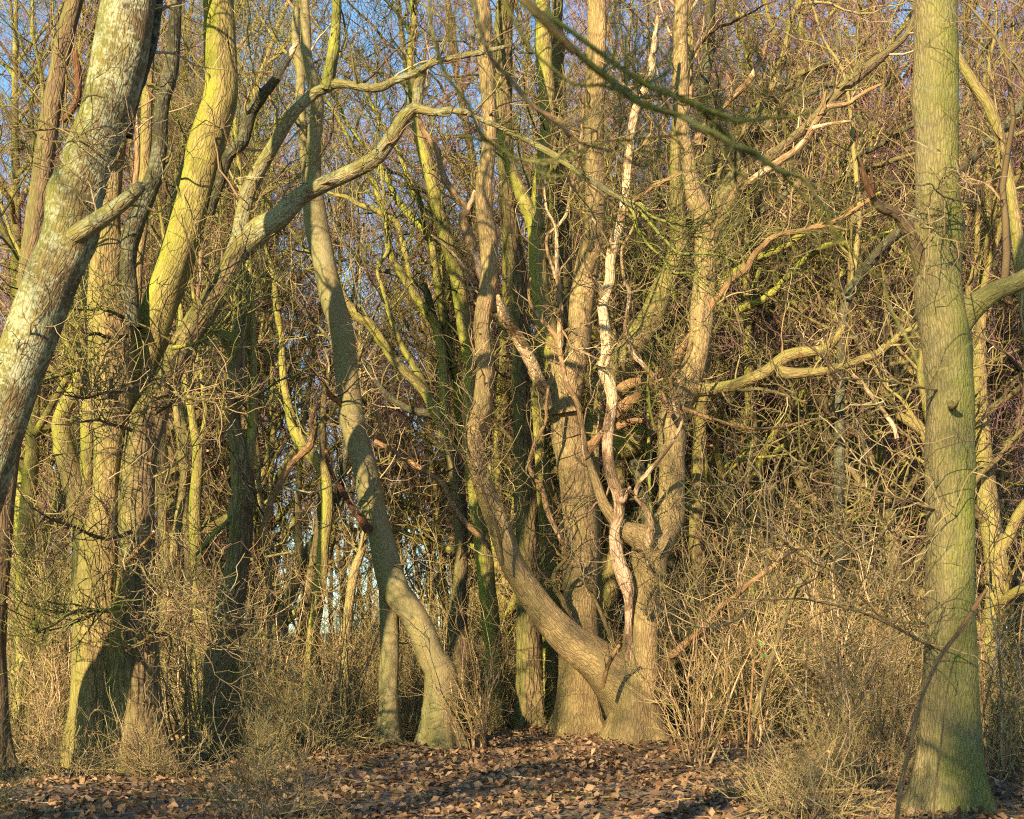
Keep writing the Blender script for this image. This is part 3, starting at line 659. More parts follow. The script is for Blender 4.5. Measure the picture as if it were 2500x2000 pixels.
T('right_trunk', 'large smooth green-tinged trunk filling the right edge, with a snapped side limb', 'tree', [
  ('trunk', 'right', 16, 16, 'B E6 l14', '2321,1640,130 2320,1500,122 2319,1300,120 2318,1100,119 2316,960,119 2314,860,121 2308,800,122 2298,740,117 2292,695,112 2290,637,112 2290,550,110 2288,450,106 2287,350,104 2286,245,103 2285,126,104 2284,20,102'),
  ('dead_limb', 'brown', 16.08, 15.5, 's l3', '2285,715,52 2270,682,54 2258,655,46 2241,617,36 2228,590,30 2209,549,29 2196,528,28 2180,517,27 2160,510,24 2145,503,22 2132,482,18 2126,465,13'),
  ('splinter', 'red', 15.5, 15.45, 's', '2130,482,18 2118,455,18 2110,428,14 2105,408,8 2100,388,3'),
  ('splinter', 'red', 15.5, 15.5, 's', '2131,480,10 2130,450,9 2127,428,6 2125,408,2'),
  ('limb', 'right', 16.1, 15.85, 'E3 s l3', '2312,815,66 2352,768,62 2385,742,50 2430,712,44 2500,680,42'),
  ('knot', 'brown', 15.75, 15.55, 's', '2322,985,16 2324,992,20 2330,990,16 2338,982,8'),
  ('branch', 'tan', 16, 14.2, 't4', '2300,1246,9 2255,1236,8 2171,1210,7 2070,1178,6 1997,1149,6 1930,1122,5 1880,1105,3'),
  ('branch', 'tan', 16, 14.0, 't5', '2320,1590,10 2258,1569,9 2215,1546,9 2157,1517,8 2099,1494,6 2012,1473,5 1954,1462,5 1880,1464,4 1780,1462,3'),
  ('branch', 'tan', 16, 14.5, 't5', '2310,1300,6 2255,1311,5 2160,1322,4 2070,1331,4 1990,1340,3 1934,1340,3'),
  ('branch', 'tan', 16, 14.6, 't4', '2310,955,8 2258,947,7 2157,930,6 2090,926,5 2029,927,4'),
  ('branch', 'tan', 16, 14.6, 't5', '2310,1530,8 2250,1522,8 2160,1510,8 2122,1476,7 2080,1440,7 2055,1415,7 2021,1386,7 1983,1372,7 1931,1337,7 1910,1320,7 1876,1285,6 1850,1227,6 1826,1183,5 1810,1140,4'),
  ('twig', 'dark', 15.6, 15.3, 't9', '2400,500,4 2360,494,4 2330,488,4 2305,480,4 2285,465,4 2275,450,3 2262,448,2'),
  ('twig', 'dark', 15.6, 15.3, 't8', '2345,650,3 2335,610,3 2320,585,3 2310,565,2'),
])
T('leaning_pole', 'thin pole leaning left behind the top of the right-hand trunk', 'tree', [
  ('trunk', 'tan', 22, 22, 'B E5 t2', '2560,1560,40 2540,1100,36 2500,700,32 2440,330,28 2375,200,26 2340,140,24 2300,60,22'),
])
T('overhanging_oak', 'nearby oak left of the view, its mossy green boughs hanging across the top', 'tree', [
  ('trunk', 'tan', 6, 6, 'B', '-700,1500,420 -690,900,380 -640,200,350 -600,-500,320 -580,-1100,300'),
  ('limb', 'tan', 6, 6.6, 't1', '-610,-400,200 -300,-560,150 100,-620,110 500,-520,80 900,-330,56 1150,-130,36 1300,20,26 1403,126,21'),
  ('branch', 'mossy', 6.6, 7.0, 't7', '1400,122,21 1446,161,23 1490,196,23 1548,245,21 1606,268,19 1664,285,19 1707,312,19 1751,329,19 1797,358,19 1838,372,20 1896,413,18 1924,428,15'),
  ('branch', 'mossy', 7.0, 7.4, 't7', '1915,422,13 1954,432,12 1980,460,10 1997,488,9 2020,515,8 2029,545,7 2070,605,7 2113,654,7 2157,690,7 2171,753,8 2200,802,9 2232,863,8 2255,927,7 2265,960,5'),
  ('branch', 'mossy', 7.0, 7.2, 't7', '1905,418,10 1919,436,9 1966,480,8 2000,523,7 2029,552,6 2045,590,4'),
  ('branch', 'mossy', 6.6, 7.0, 't7', '1330,30,17 1400,80,15 1461,126,15 1504,158,15 1540,180,15 1577,207,18 1635,230,19 1693,254,18 1751,277,18 1794,294,16 1840,292,11 1881,288,9 1936,285,8 1985,270,5'),
  ('branch', 'mossy', 6.8, 7.1, 't7', '1690,254,12 1715,275,12 1745,300,12 1775,330,13 1800,356,12 1840,380,10'),
  ('branch', 'dark', 6.5, 6.9, 't7', '1130,-100,20 1170,60,15 1200,146,14 1238,184,15 1287,245,15 1330,280,15 1374,312,13 1409,346,10 1461,361,7 1490,372,4'),
  ('branch', 'mossy', 6.5, 6.8, 't7', '1200,-60,14 1260,60,10 1301,126,9 1345,164,9 1403,207,9 1461,207,9 1513,222,11 1560,240,10'),
  ('branch', 'mossy', 6.9, 7.1, 't8', '1528,222,9 1533,172,8 1530,126,7 1526,80,4'),
  ('branch', 'mossy', 6.9, 7.1, 't8', '1535,222,9 1560,208,8 1591,199,8 1632,172,7 1637,135,6 1640,95,4'),
  ('branch', 'mossy', 6.8, 7.0, 't8', '1120,330,6 1200,349,9 1258,387,9 1316,393,8 1374,384,8 1432,361,7 1490,346,7 1577,338,6 1693,323,6 1797,288,5 1860,260,3'),
  ('branch', 'mossy', 6.9, 7.1, 't7', '1535,385,5 1545,399,7 1577,407,7 1606,384,8 1614,352,7 1612,330,4'),
  ('branch', 'mossy', 6.5, 6.9, 't8', '1040,-120,15 1050,40,10 1070,129,9 1085,175,9 1120,225,10 1143,256,10 1163,303,11 1186,340,12 1218,361,11 1240,372,6'),
  ('branch', 'mossy', 6.9, 7.2, 't7', '1795,360,10 1796,400,11 1795,430,11 1794,448,6'),
])
STICKS = [
 ('fallen_stick', 'long pale dead stick slanting up from the foot of the centre tree to the right', 24.2, 23.2, 'dead', '1600,1720,18 1620,1621,20 1652,1592,20 1690,1557,17 1722,1528,14 1751,1488,14 1800,1453,13 1823,1430,14 1867,1398,13 1902,1372,10'),
 ('fallen_stick', 'short broken pale stick hanging in the scrub left of the right-hand trunk', 21.0, 20.8, 'half_peeled', '2190,1070,10 2180,1037,11 2160,1010,12 2142,985,12 2122,958,10 2107,935,9 2081,916,8'),
 ('fallen_stick', 'reddish stick lying low against the leaning stem of the centre tree', 24.6, 24.2, 'dead', '1470,1680,10 1484,1625,11 1500,1596,11 1512,1575,8'),
 ('fallen_stick', 'brown snapped stick leaning into the twigs in the lower right scrub', 22.0, 21.6, 'brown', '1840,1760,16 1900,1560,13 1945,1440,12 1985,1390,10 2030,1330,7'),
]

# ------------------------------------------------------------------ build: ground
def build_ground():
    g = Geo()
    q = np.linspace(-1, 1, 241)
    xs = np.sinh(q * 5.2) / np.sinh(5.2) * 900
    ys = np.sinh(q * 5.2) / np.sinh(5.2) * 900 + 18
    X, Y = np.meshgrid(xs, ys)
    Z = ground_z(X, Y) + 0.015 * np.sin(X * 7.1) * np.sin(Y * 6.3)
    v = np.stack([X, Y, Z], -1).reshape(-1, 3)
    n = 241
    idx = np.arange(n * n).reshape(n, n)
    g.f4.append(np.stack([idx[:-1, :-1], idx[:-1, 1:], idx[1:, 1:], idx[1:, :-1]], -1).reshape(-1, 4))
    g.v.append(v); g.b.append(v); g.t.append(np.zeros(len(v))); g.n = len(v)
    m = bpy.data.materials.new('leafy_soil'); m.use_nodes = True
    nt = m.node_tree; bs = nt.nodes['Principled BSDF']; bs.inputs['Roughness'].default_value = 0.95
    at = nd(nt, 'ShaderNodeAttribute', attribute_name='bark')
    n1 = nd(nt, 'ShaderNodeTexNoise'); n1.inputs['Scale'].default_value = 0.9; n1.inputs['Detail'].default_value = 6
    n2 = nd(nt, 'ShaderNodeTexVoronoi'); n2.inputs['Scale'].default_value = 14
    n3 = nd(nt, 'ShaderNodeTexNoise'); n3.inputs['Scale'].default_value = 30; n3.inputs['Detail'].default_value = 5
    for k in (n1, n2, n3):
        nt.links.new(at.outputs['Vector'], k.inputs['Vector'])
    c1 = ramp(nt, [(0.3, (0.05, 0.035, 0.018)), (0.55, (0.15, 0.09, 0.04)), (0.75, (0.25, 0.155, 0.065))])
    nt.links.new(n3.outputs['Fac'], c1.inputs[0])
    c2 = ramp(nt, [(0.45, 0.0), (0.7, 0.75)])
    nt.links.new(n1.outputs['Fac'], c2.inputs[0])
    col = mixc(nt, c2.outputs[0], c1.outputs[0], (0.11, 0.105, 0.03))
    col = mixc(nt, 0.25, col, n2.outputs['Color'])
    col = mixc(nt, 0.75, col, c1.outputs[0])
    nt.links.new(col, bs.inputs['Base Color'])
    bp = nd(nt, 'ShaderNodeBump'); bp.inputs['Strength'].default_value = 0.7; bp.inputs['Distance'].default_value = 0.04
    nt.links.new(n2.outputs['Distance'], bp.inputs['Height'])
    nt.links.new(bp.outputs[0], bs.inputs['Normal'])
    o = g.build('ground', m)
    o['kind'] = 'structure'; o['label'] = 'woodland floor of brown earth and leaf mould'
    return o
build_ground()

# ------------------------------------------------------------------ build: the traced trees
M['twigbark'] = M['brown']

def limb_points(part):
    pname, mat, d0, d1, opts, pts = part
    pts = P_(pts)
    k = len(pts)
    W = []
    P = []
    for i, (x, y, w) in enumerate(pts):
        d = d0 + (d1 - d0) * (i / (k - 1))
        P.append(px(x, y, d)); W.append(w / 2 * d / F)
    return np.array(P), np.array(W)

def opt(opts, c, default=None):
    for o in opts.split():
        if o[0] == c:
            return float(o[1:]) if len(o) > 1 else True
    return default

def wander(P, W, length):
    """grow a stem on past the last traced point"""
    d = nrm(P[-1] - P[-2]); d = nrm(d + np.array([0, 0, 0.25]))
    n = max(4, int(length / 0.6)); out = [P[-1]]; r = [W[-1]]
    for i in range(n):
        d = nrm(d + rng.normal(size=3) * 0.10 + np.array([0, 0, 0.05]))
        out.append(out[-1] + d * length / n); r.append(W[-1] * (1 - 0.72 * (i + 1) / n))
    return np.vstack([P, out[1:]]), np.concatenate([W, r[1:]])

n_tw = 0
LEAF_SPOTS = []
for (name, label, cat, parts, group) in TREES:
    P0, W0 = limb_points(parts[0])
    gx, gy = P0[0][0], P0[0][1]
    org = np.array([gx, gy, float(ground_z(gx, gy))])
    root = thing(name, label, cat, org, group)
    dead = cat == 'dead tree'
    tw = {'twig': Geo(), 'twig_moss': Geo()}
    lf = Geo()
    near = name == 'overhanging_oak'
    for part in parts:
        pname, mat, d0, d1, opts, _ = part
        P, W = limb_points(part)
        if near and pname == 'branch':
            W = W * 0.85
        if name == 'tall_back_trunk' and pname == 'limb':
            W = W * 1.4
        flare = 0.0
        if opt(opts, 'B'):
            gz = float(ground_z(P[0][0], P[0][1]))
            drop = P[0][2] - gz
            if drop > 0.05:
                base = P[0] + np.array([0, 0, -drop - 0.12])
                mid = P[0] * 0.45 + base * 0.55
                P = np.vstack([base, mid, P]); W = np.concatenate([[W[0] * 1.28], [W[0] * 1.08], W])
            flare = 0.6
        E = opt(opts, 'E')
        nt_ = len(P)
        if E:
            P, W = wander(P, W, E)
        wmax = W.max()
        step = min(0.16, max(0.04, wmax * 0.6))
        Pr, Wr = resample(P, W, step)
        # limbs are never perfectly straight or even
        j = rng.normal(size=(len(Pr), 3)); j[1:-1] = (j[:-2] + j[1:-1] * 2 + j[2:]) / 4
        Pr = Pr + j * np.minimum(Wr, 0.05)[:, None] * 0.10
        if not opt(opts, 'B') and pname in ('limb', 'stem', 'dead_limb'):       # swollen collar where it leaves the parent
            sl = np.concatenate([[0], np.cumsum(np.linalg.norm(np.diff(Pr, axis=0), axis=1))])
            Wr = Wr * (1 + 0.45 * np.exp(-sl / (3.0 * W[0])))
        sides = 28 if wmax > 0.2 else 18 if wmax > 0.09 else 12 if wmax > 0.04 else 8
        g = Geo()
        g.limb(Pr, Wr, sides=sides, rough=0.06 if wmax > 0.08 else 0.10, flare=flare, cap=True, lumps=opt(opts, 'l', 0) or 0)
        # stubs of lost side branches
        length = np.linalg.norm(np.diff(Pr, axis=0), axis=1).sum()
        if wmax < 0.10 and mat not in ('mossy', 'bough'):
            B, Rb = batch(Pr, Wr)
            S, Rs = grow(B, Rb, np.array([int(length * 1.6)]), (0.03, 0.14), 3, rk=0.35, wig=0.1, tip=0.5)
            g.tubes(S, Rs, 5)
        g.build(pname, M[mat], root, org)
        td = opt(opts, 't', 0) or 0
        if td:
            moss = mat in ('mossy', 'green', 'right', 'bough')
            G = tw['twig_moss' if moss else 'twig']
            B, Rb = batch(Pr, Wr, 24)
            thick = W[0] > 0.13
            t0 = 0.3 if opt(opts, 'B') else 0.08
            cnt = int(td * length * (0.6 if thick else 1.05) + 2)
            if near:
                L1, R1 = grow(B, Rb, np.array([int(cnt * 1.5)]), (0.12, 0.6), 9, rk=0.34, rmax=0.0058, t=(t0, 1), wig=0.28, rmin=0.0024)
                L2, R2 = grow(L1, R1, 3, (0.08, 0.3), 5, rk=0.6, rmin=0.0018)
                G.tubes(L1, R1, 5); G.tubes(L2, R2, 4)
            else:
                L1, R1 = grow(B, Rb, np.array([cnt]), (0.4, 1.6), 9, rk=0.36, rmax=0.019, t=(t0, 1), wig=0.30, droop=0.1, rmin=0.008)
                L2, R2 = grow(L1, R1, 3.4, (0.15, 0.8), 7, rk=0.66, wig=0.34, rmin=0.0058)
                L3, R3 = grow(L2, R2, 1.5, (0.08, 0.35), 4, rk=0.72, wig=0.34, rmin=0.0042)
                G.tubes(L1, R1, 4); G.tubes(L2, R2, 3); G.tubes(L3, R3, 3)
                if len(L3) and not dead:
                    pick = L3[rng.uniform(size=len(L3)) < 0.05][:, -1]
                    lf.leaves(pick, rng.uniform(0.03, 0.075, len(pick)))
        if E and not near and W[0] > 0.04:                 # upper branches above what was traced
            Bx, Rx = Pr[-int(len(Pr) * 0.5):], Wr[-int(len(Pr) * 0.5):]
            k = max(3, int(nt_))
            Pe, We = Pr, Wr
            cutz = P[nt_ - 1][2] - 0.6
            sel = Pe[:, 2] > cutz
            if sel.sum() > 6:
                B, Rb = batch(Pe[sel], We[sel], 16)
                L1, R1 = grow(B, Rb, np.array([int(E * 2.2)]), (1.0, 2.8), 9, ang=(30, 65), up=0.12, wig=0.2, rk=0.5, rmax=0.05, rmin=0.006)
                L2, R2 = grow(L1, R1, 6, (0.5, 1.3), 7, wig=0.28, rk=0.5, rmin=0.005)
                L3, R3 = grow(L2, R2, 4, (0.2, 0.6), 4, wig=0.3, rk=0.6, rmin=0.004)
                G = tw['twig_moss' if mat in ('green', 'mossy') else 'twig']
                G.tubes(L1, R1, 5); G.tubes(L2, R2, 3); G.tubes(L3, R3, 3)
    for k, G in tw.items():
        if G.n:
            o = G.build('twigs', M[k], root, org, 'stuff'); n_tw += len(o.data.polygons)
    if lf.n:
        lf.build('dead_leaves', M['leaf'], root, org, 'stuff', smooth=False)

for (name, label, d0, d1, mat, pts) in STICKS:
    P, W = limb_points(('', '', d0, d1, '', pts))
    org = P[0]
    root = thing(name, label, 'stick', org)
    Pr, Wr = resample(P, W, 0.06)
    g = Geo(); g.limb(Pr, Wr, sides=10, rough=0.1)
    g.build('shaft', M[mat], root, org)
    B, Rb = batch(Pr, Wr)
    L1, R1 = grow(B, Rb, np.array([7]), (0.2, 0.7), 5, rk=0.35, rmax=0.01)
    L2, R2 = grow(L1, R1, 3, (0.1, 0.3), 4, rk=0.6)
    g = Geo(); g.tubes(L1, R1, 5); g.tubes(L2, R2, 4)
    g.build('twigs', M['twig'], root, org, 'stuff')

# ------------------------------------------------------------------ background trees: a few kinds, copied
def make_tree(name, label, H, r0, lean, mat, tmat, kids=30, leafy=0.0, low=0.22):
    root = thing(name, label, 'tree', (0, 0, 0))
    n = 22
    d = nrm(np.array([lean[0], lean[1], 1.0]))
    P = [np.array([0, 0, -0.2])]; 
    for i in range(n):
        d = nrm(d + rng.normal(size=3) * np.array([0.07, 0.07, 0.02]) + np.array([0, 0, 0.04]))
        P.append(P[-1] + d * H / n)
    P = np.array(P); R = r0 * (1 - np.linspace(0, 1, n + 1) ** 1.15 * 0.92)
    R[0] *= 1.35
    Pr, Wr = resample(P, R, 0.45)
    g = Geo(); g.limb(Pr, Wr, sides=11, rough=0.07)
    g.build('trunk', M[mat], root)
    B, Rb = batch(Pr, Wr, 40)
    L1, R1 = grow(B, Rb, np.array([kids]), (1.6, 5.2), 12, ang=(28, 62), up=0.08, wig=0.19, t=(low, 0.97), rk=0.6, rmax=0.085, rmin=0.02, tip=0.22)
    g = Geo(); g.tubes(L1, R1, 6)
    g.build('limbs', M[mat], root, kind='stuff')
    L2, R2 = grow(L1, R1, 7, (0.7, 2.2), 8, ang=(30, 65), wig=0.24, rk=0.55, rmin=0.011, t=(0.15, 1))
    L3, R3 = grow(L2, R2, 5, (0.35, 1.0), 5, ang=(30, 70), wig=0.28, rk=0.6, rmin=0.0075)
    L4, R4 = grow(L3, R3, 2.0, (0.15, 0.5), 4, ang=(30, 70), wig=0.28, rk=0.7, rmin=0.005)
    g = Geo(); g.tubes(L2, R2, 4); g.tubes(L3, R3, 3); g.tubes(L4, R4, 3)
    g.build('crown', M[tmat], root, kind='stuff')
    if leafy:
        pick = L4[rng.uniform(size=len(L4)) < leafy][:, -1]
        g = Geo(); g.leaves(pick, rng.uniform(0.05, 0.1, len(pick)))
        g.build('dead_leaves', M['leaf'], root, kind='stuff', smooth=False)
    return root

protos = [
    make_tree('background_tree', '', 21, 0.17, (0.03, 0.0), 'far', 'twig_far', 27),
    make_tree('background_tree', '', 19, 0.13, (-0.06, 0.02), 'tan', 'twig_far', 25, 0.05, 0.12),
    make_tree('background_tree', '', 23, 0.21, (0.0, 0.05), 'rough', 'twig_far', 29, 0.0, 0.25),
    make_tree('background_tree', '', 17, 0.10, (0.10, 0.0), 'green', 'twig_far', 22, 0.08, 0.10),
    make_tree('background_tree', '', 15, 0.085, (-0.12, -0.03), 'far', 'twig_far', 20, 0.08, 0.08),
]

def scatter(n, y0, y1, mind, margin=1.2, gap=None, xpow=1.0):
    pts = []
    tries = 0
    while len(pts) < n and tries < n * 60:
        tries += 1
        y = math.sqrt(rng.uniform(y0 * y0, y1 * y1))
        hw = 0.3125 * y * margin + 1
        x = rng.uniform(-hw, hw)
        if gap and gap(1250 + x * F / y, y):
            continue
        if any((x - a) ** 2 + (y - b) ** 2 < mind ** 2 for a, b in pts):
            continue
        pts.append((x, y))
    return pts

def sky_gap(p, y):
    """the opening in the canopy left of centre where blue sky shows"""
    return (y < 62 and 700 < p < 1090) or (y < 75 and 800 < p < 960 and rng.uniform() < 0.7) or (y > 58 and 540 < p < 1150 and rng.uniform() < 0.6) or (y > 50 and 200 < p < 1150 and rng.uniform() < 0.3)

def make_spreader(label, H, r0, mat, tmat, kids=11):
    """low-forking oak with long crooked limbs"""
    root = thing('spreading_tree', label, 'tree', (0, 0, 0))
    P = np.array([[0, 0, -0.2], [0.05, 0, H * 0.1], [-0.1, 0.05, H * 0.22], [0.1, 0, H * 0.36], [0.25, 0.1, H * 0.55], [0.1, 0.2, H * 0.8], [0.2, 0.1, H]])
    Pr, Wr = resample(P, np.array([1.5, 1.0, 0.95, 0.85, 0.55, 0.3, 0.06]) * r0, 0.3)
    g = Geo(); g.limb(Pr, Wr, sides=14, rough=0.08, lumps=6)
    g.build('trunk', M[mat], root)
    B, Rb = batch(Pr, Wr, 30)
    L0, R0 = grow(B, Rb, np.array([kids]), (H * 0.35, H * 0.62), 16, ang=(30, 70), up=0.05, wig=0.17, t=(0.15, 0.85), rk=0.62, rmax=0.12, rmin=0.02, tip=0.18)
    for i in range(len(L0)):
        g = Geo(); p_, w_ = resample(L0[i], R0[i], 0.2); g.limb(p_, w_, sides=8, rough=0.09, cap=False)
        g.build('limb', M[mat], root)
    L1, R1 = grow(L0, R0, 9, (0.8, 3.0), 10, ang=(30, 70), up=0.05, wig=0.23, rk=0.55, rmin=0.012, t=(0.12, 1), tip=0.25)
    L2, R2 = grow(L1, R1, 6, (0.4, 1.3), 7, ang=(30, 75), wig=0.28, rk=0.55, rmin=0.008)
    L3, R3 = grow(L2, R2, 2.6, (0.2, 0.7), 5, ang=(30, 75), wig=0.3, rk=0.65, rmin=0.007)
    L4, R4 = grow(L3, R3, 1.1, (0.1, 0.35), 4, ang=(30, 75), wig=0.3, rk=0.7, rmin=0.0045)
    g = Geo(); g.tubes(L1, R1, 5); g.tubes(L2, R2, 4)
    g.build('branches', M[mat], root, kind='stuff')
    g = Geo(); g.tubes(L3, R3, 3); g.tubes(L4, R4, 3)
    g.build('twigs', M[tmat], root, kind='stuff')
    pick = L4[rng.uniform(size=len(L4)) < 0.06][:, -1]
    g = Geo(); g.leaves(pick, rng.uniform(0.05, 0.09, len(pick)))
    g.build('dead_leaves', M['leaf'], root, kind='stuff', smooth=False)
    return root
protos += [make_spreader('', 11, 0.19, 'green', 'twig'), make_spreader('', 13, 0.22, 'tan', 'twig_far'), make_spreader('', 9, 0.15, 'brown', 'twig_far', 10),
           make_spreader('', 19, 0.26, 'green', 'twig_far', 17), make_spreader('', 17, 0.23, 'rough', 'twig_far', 16)]

KIND = ['straight tan-barked tree', 'slim leaning tree', 'stout rough-barked tree', 'thin greenish tree', 'thin leaning sapling',
        'green-barked spreading tree', 'tan crooked spreading tree', 'small brown spreading tree', 'tall green-barked spreading oak', 'tall rough-barked spreading oak']
ZONE = [(130, 'behind the lichen trunk', 'below the lichen trunk'), (480, 'behind the left oak', 'at the left oak'), (760, 'left of the smooth trunk', 'left of the smooth trunk'),
        (1080, 'behind the smooth trunk', 'at the smooth trunk'), (1330, 'behind the left centre stems', 'left of the centre tree'), (1740, 'behind the snag', 'around the centre tree'),
        (2260, 'behind the right scrub', 'in the right scrub'), (9999, 'behind the right-hand trunk', 'by the right-hand trunk')]
def zone(x, y, k=1):
    p = 1250 + x * F / y
    return next(t[k] for t in ZONE if p < t[0])

first = [True] * len(protos)
def plant(k, x, y, sc, label=None, group=None, turn=None):
    loc = (x, y, float(ground_z(x, y)))
    if label is None:
        label = ('nearer ' if y < 44 else 'farther ' if y < 70 else 'far ') + KIND[k] + ' ' + zone(x, y)
    turn = rng.uniform(0, 6.28) if turn is None else turn
    if first[k]:
        first[k] = False
        r = protos[k]; r.location = loc; r.rotation_euler = (0, 0, turn); r.scale = (sc,) * 3
        r['label'] = label
        if group: r['group'] = group
        return r
    return copy_tree(protos[k], loc, turn, sc, label, group)

def pick(n, w):
    return int(rng.choice(n, p=np.array(w) / sum(w)))

for (p, y, k, sc) in [(1850, 31, 5, 1.0), (2030, 34, 6, 1.0), (2190, 30, 7, 1.05), (1930, 38, 6, 1.05), (2120, 41, 5, 1.2), (2420, 29, 6, 0.95), (1760, 36, 7, 1.2),
                      (1500, 34, 6, 0.9), (1210, 36, 5, 1.05), (640, 37, 5, 0.9), (420, 34, 6, 0.9), (60, 31, 5, 1.0), (1640, 42, 6, 1.2), (1330, 41, 6, 1.15), 
                      (2330, 40, 6, 1.1), (230, 42, 6, 1.1), (540, 47, 5, 1.2), (1900, 46, 7, 1.5), (2060, 52, 6, 1.4), (1480, 50, 5, 1.4), (1130, 49, 7, 1.3),
                      (1980, 37, 8, 1.0), (2230, 36, 9, 1.0), (2080, 46, 9, 1.2), (1560, 39, 9, 1.0), (1350, 46, 8, 1.05), (2400, 44, 8, 1.0), (1290, 43, 9, 0.8),
                      (440, 42, 8, 0.85), (260, 38, 9, 1.0), (60, 40, 8, 1.0), (1880, 56, 8, 1.25), (2300, 57, 9, 1.25), (350, 56, 8, 1.2), (100, 58, 9, 1.2)]:
    plant(k, (p - 1250) * y / F, y, sc, group='spreading trees behind the main trunks')
for (x, y) in scatter(84, 33, 60, 1.5, gap=sky_gap):
    plant(pick(5, (2, 2, 2, 2, 2)), x, y, rng.uniform(0.8, 1.12), group='bare trees behind the main trunks')
for (x, y) in scatter(150, 60, 125, 2.2, gap=sky_gap):
    plant(pick(5, (2, 2, 2, 1, 1)), x, y, rng.uniform(0.8, 1.15), group='bare trees at the back of the wood')
for (p, y, k, sc) in [(842, 64, 4, 1.1), (905, 70, 1, 0.9), (938, 62, 4, 1.1), (1003, 68, 1, 1.0), (1040, 60, 3, 1.0), (1085, 66, 4, 1.1), (700, 60, 3, 1.0), (640, 66, 4, 1.1), (925, 84, 0, 1.0), (985, 88, 2, 1.0), (860, 92, 0, 1.0), (1060, 95, 2, 1.0)]:
    plant(k, (p - 1250) * y / F, y, sc, group='bare trees at the back of the wood')
# the wood goes on beside and behind the viewer; these trees cast the dappled shade
rng = np.random.default_rng(21)
for (x, y, k, sc) in [(-20.5, -2.0, 2, 1.1), (-17.5, 8.0, 1, 1.2), (-12.5, -8.0, 5, 1.4), (-8.2, 3.8, 1, 1.0),
                      (-20.0, 12.0, 0, 1.2), (-10.5, -14.0, 2, 1.25), (-10.8, -1.0, 3, 1.2)]:
    plant(k, x, y, sc, 'bare tree beside or behind the viewpoint, outside the photo', 'bare trees around the viewpoint')
rng = np.random.default_rng(33)

# ------------------------------------------------------------------ shrubs and scrub
def make_shrub(name, stems, H, spread, tmat, bmat, leafy=0.0, dense=1.0, droop=0.0):
    root = thing(name, '', 'shrub', (0, 0, 0))
    m = stems
    a = rng.uniform(0, 6.28, m); tilt = rng.uniform(0.05, spread, m)
    d = np.stack([np.cos(a) * tilt, np.sin(a) * tilt, np.ones(m)], -1); d = nrm(d)
    p = np.stack([np.cos(a), np.sin(a), np.zeros(m)], -1) * rng.uniform(0, 0.35, (m, 1)); p[:, 2] = -0.1
    n = 12; L = H * rng.uniform(0.6, 1.15, m)[:, None]
    P = np.empty((m, n, 3)); P[:, 0] = p
    for j in range(1, n):
        d = nrm(d + rng.normal(size=(m, 3)) * 0.11 + np.array([0, 0, 0.02 - droop * j / n]))
        P[:, j] = P[:, j - 1] + d * L / (n - 1)
    R = (H * 0.0055 * rng.uniform(0.6, 1.6, m))[:, None] * np.linspace(1, 0.22, n)[None]
    g = Geo(); g.tubes(P, R, 6)
    g.build('stems', M[bmat], root, kind='stuff')
    L1, R1 = grow(P, R, 10 * dense, (0.35, 1.4), 7, ang=(25, 75), up=0.06, wig=0.17, rk=0.55, t=(0.08, 1), rmin=0.008)
    L2, R2 = grow(L1, R1, 3.4, (0.2, 0.8), 6, wig=0.20, rk=0.6, rmin=0.0058)
    L3, R3 = grow(L2, R2, 1.5, (0.1, 0.4), 4, wig=0.22, rk=0.7, rmin=0.0042)
    g = Geo(); g.tubes(L1, R1, 4); g.tubes(L2, R2, 3); g.tubes(L3, R3, 3)
    g.build('twigs', M[tmat], root, kind='stuff')
    if leafy:
        pick = L3[rng.uniform(size=len(L3)) < leafy][:, -1]
        g = Geo(); g.leaves(pick, rng.uniform(0.03, 0.07, len(pick)))
        g.build('dead_leaves', M['leaf'], root, kind='stuff', smooth=False)
    return root

shr = [make_shrub('hazel_shrub', 13, 4.8, 0.35, 'twig_scrub', 'far', 0.03),
       make_shrub('hazel_shrub', 10, 3.8, 0.5, 'twig_scrub', 'green', 0.06),
       make_shrub('thorn_shrub', 12, 2.6, 0.7, 'twig_scrub', 'brown', 0.05, 0.9),
       make_shrub('bramble_bush', 18, 1.5, 1.2, 'twig_scrub', 'brown', 0.05, 0.6, 0.22),
       make_shrub('shoot_thicket', 15, 3.4, 0.28, 'shoot', 'half_peeled', 0.03, 0.5)]
sfirst = [True] * 5
SH = (4.8, 3.8, 2.6, 1.3, 3.4)
def plant_shrub(k, x, y, sc, label, group):
    loc = (x, y, float(ground_z(x, y)))
    label = ('tall ' if sc * SH[k] > 3.2 else 'mid-sized ' if sc * SH[k] > 1.6 else 'low ') + label + ' ' + zone(x, y, 1 if y > 28 else 2)
    if sfirst[k]:
        sfirst[k] = False
        r = shr[k]; r.location = loc; r.rotation_euler = (0, 0, rng.uniform(0, 6.28)); r.scale = (sc,) * 3
        r['label'] = label; r['group'] = group
        return r
    return copy_tree(shr[k], loc, rng.uniform(0, 6.28), sc, label, group)

def in_px(p0, p1, y0, y1, n, mind):
    out = []
    t = 0
    while len(out) < n and t < n * 50:
        t += 1
        y = math.sqrt(rng.uniform(y0 * y0, y1 * y1)); x = (rng.uniform(p0, p1) - 1250) * y / F
        if any((x - a) ** 2 + (y - b) ** 2 < mind ** 2 for a, b in out):
            continue
        out.append((x, y))
    return out

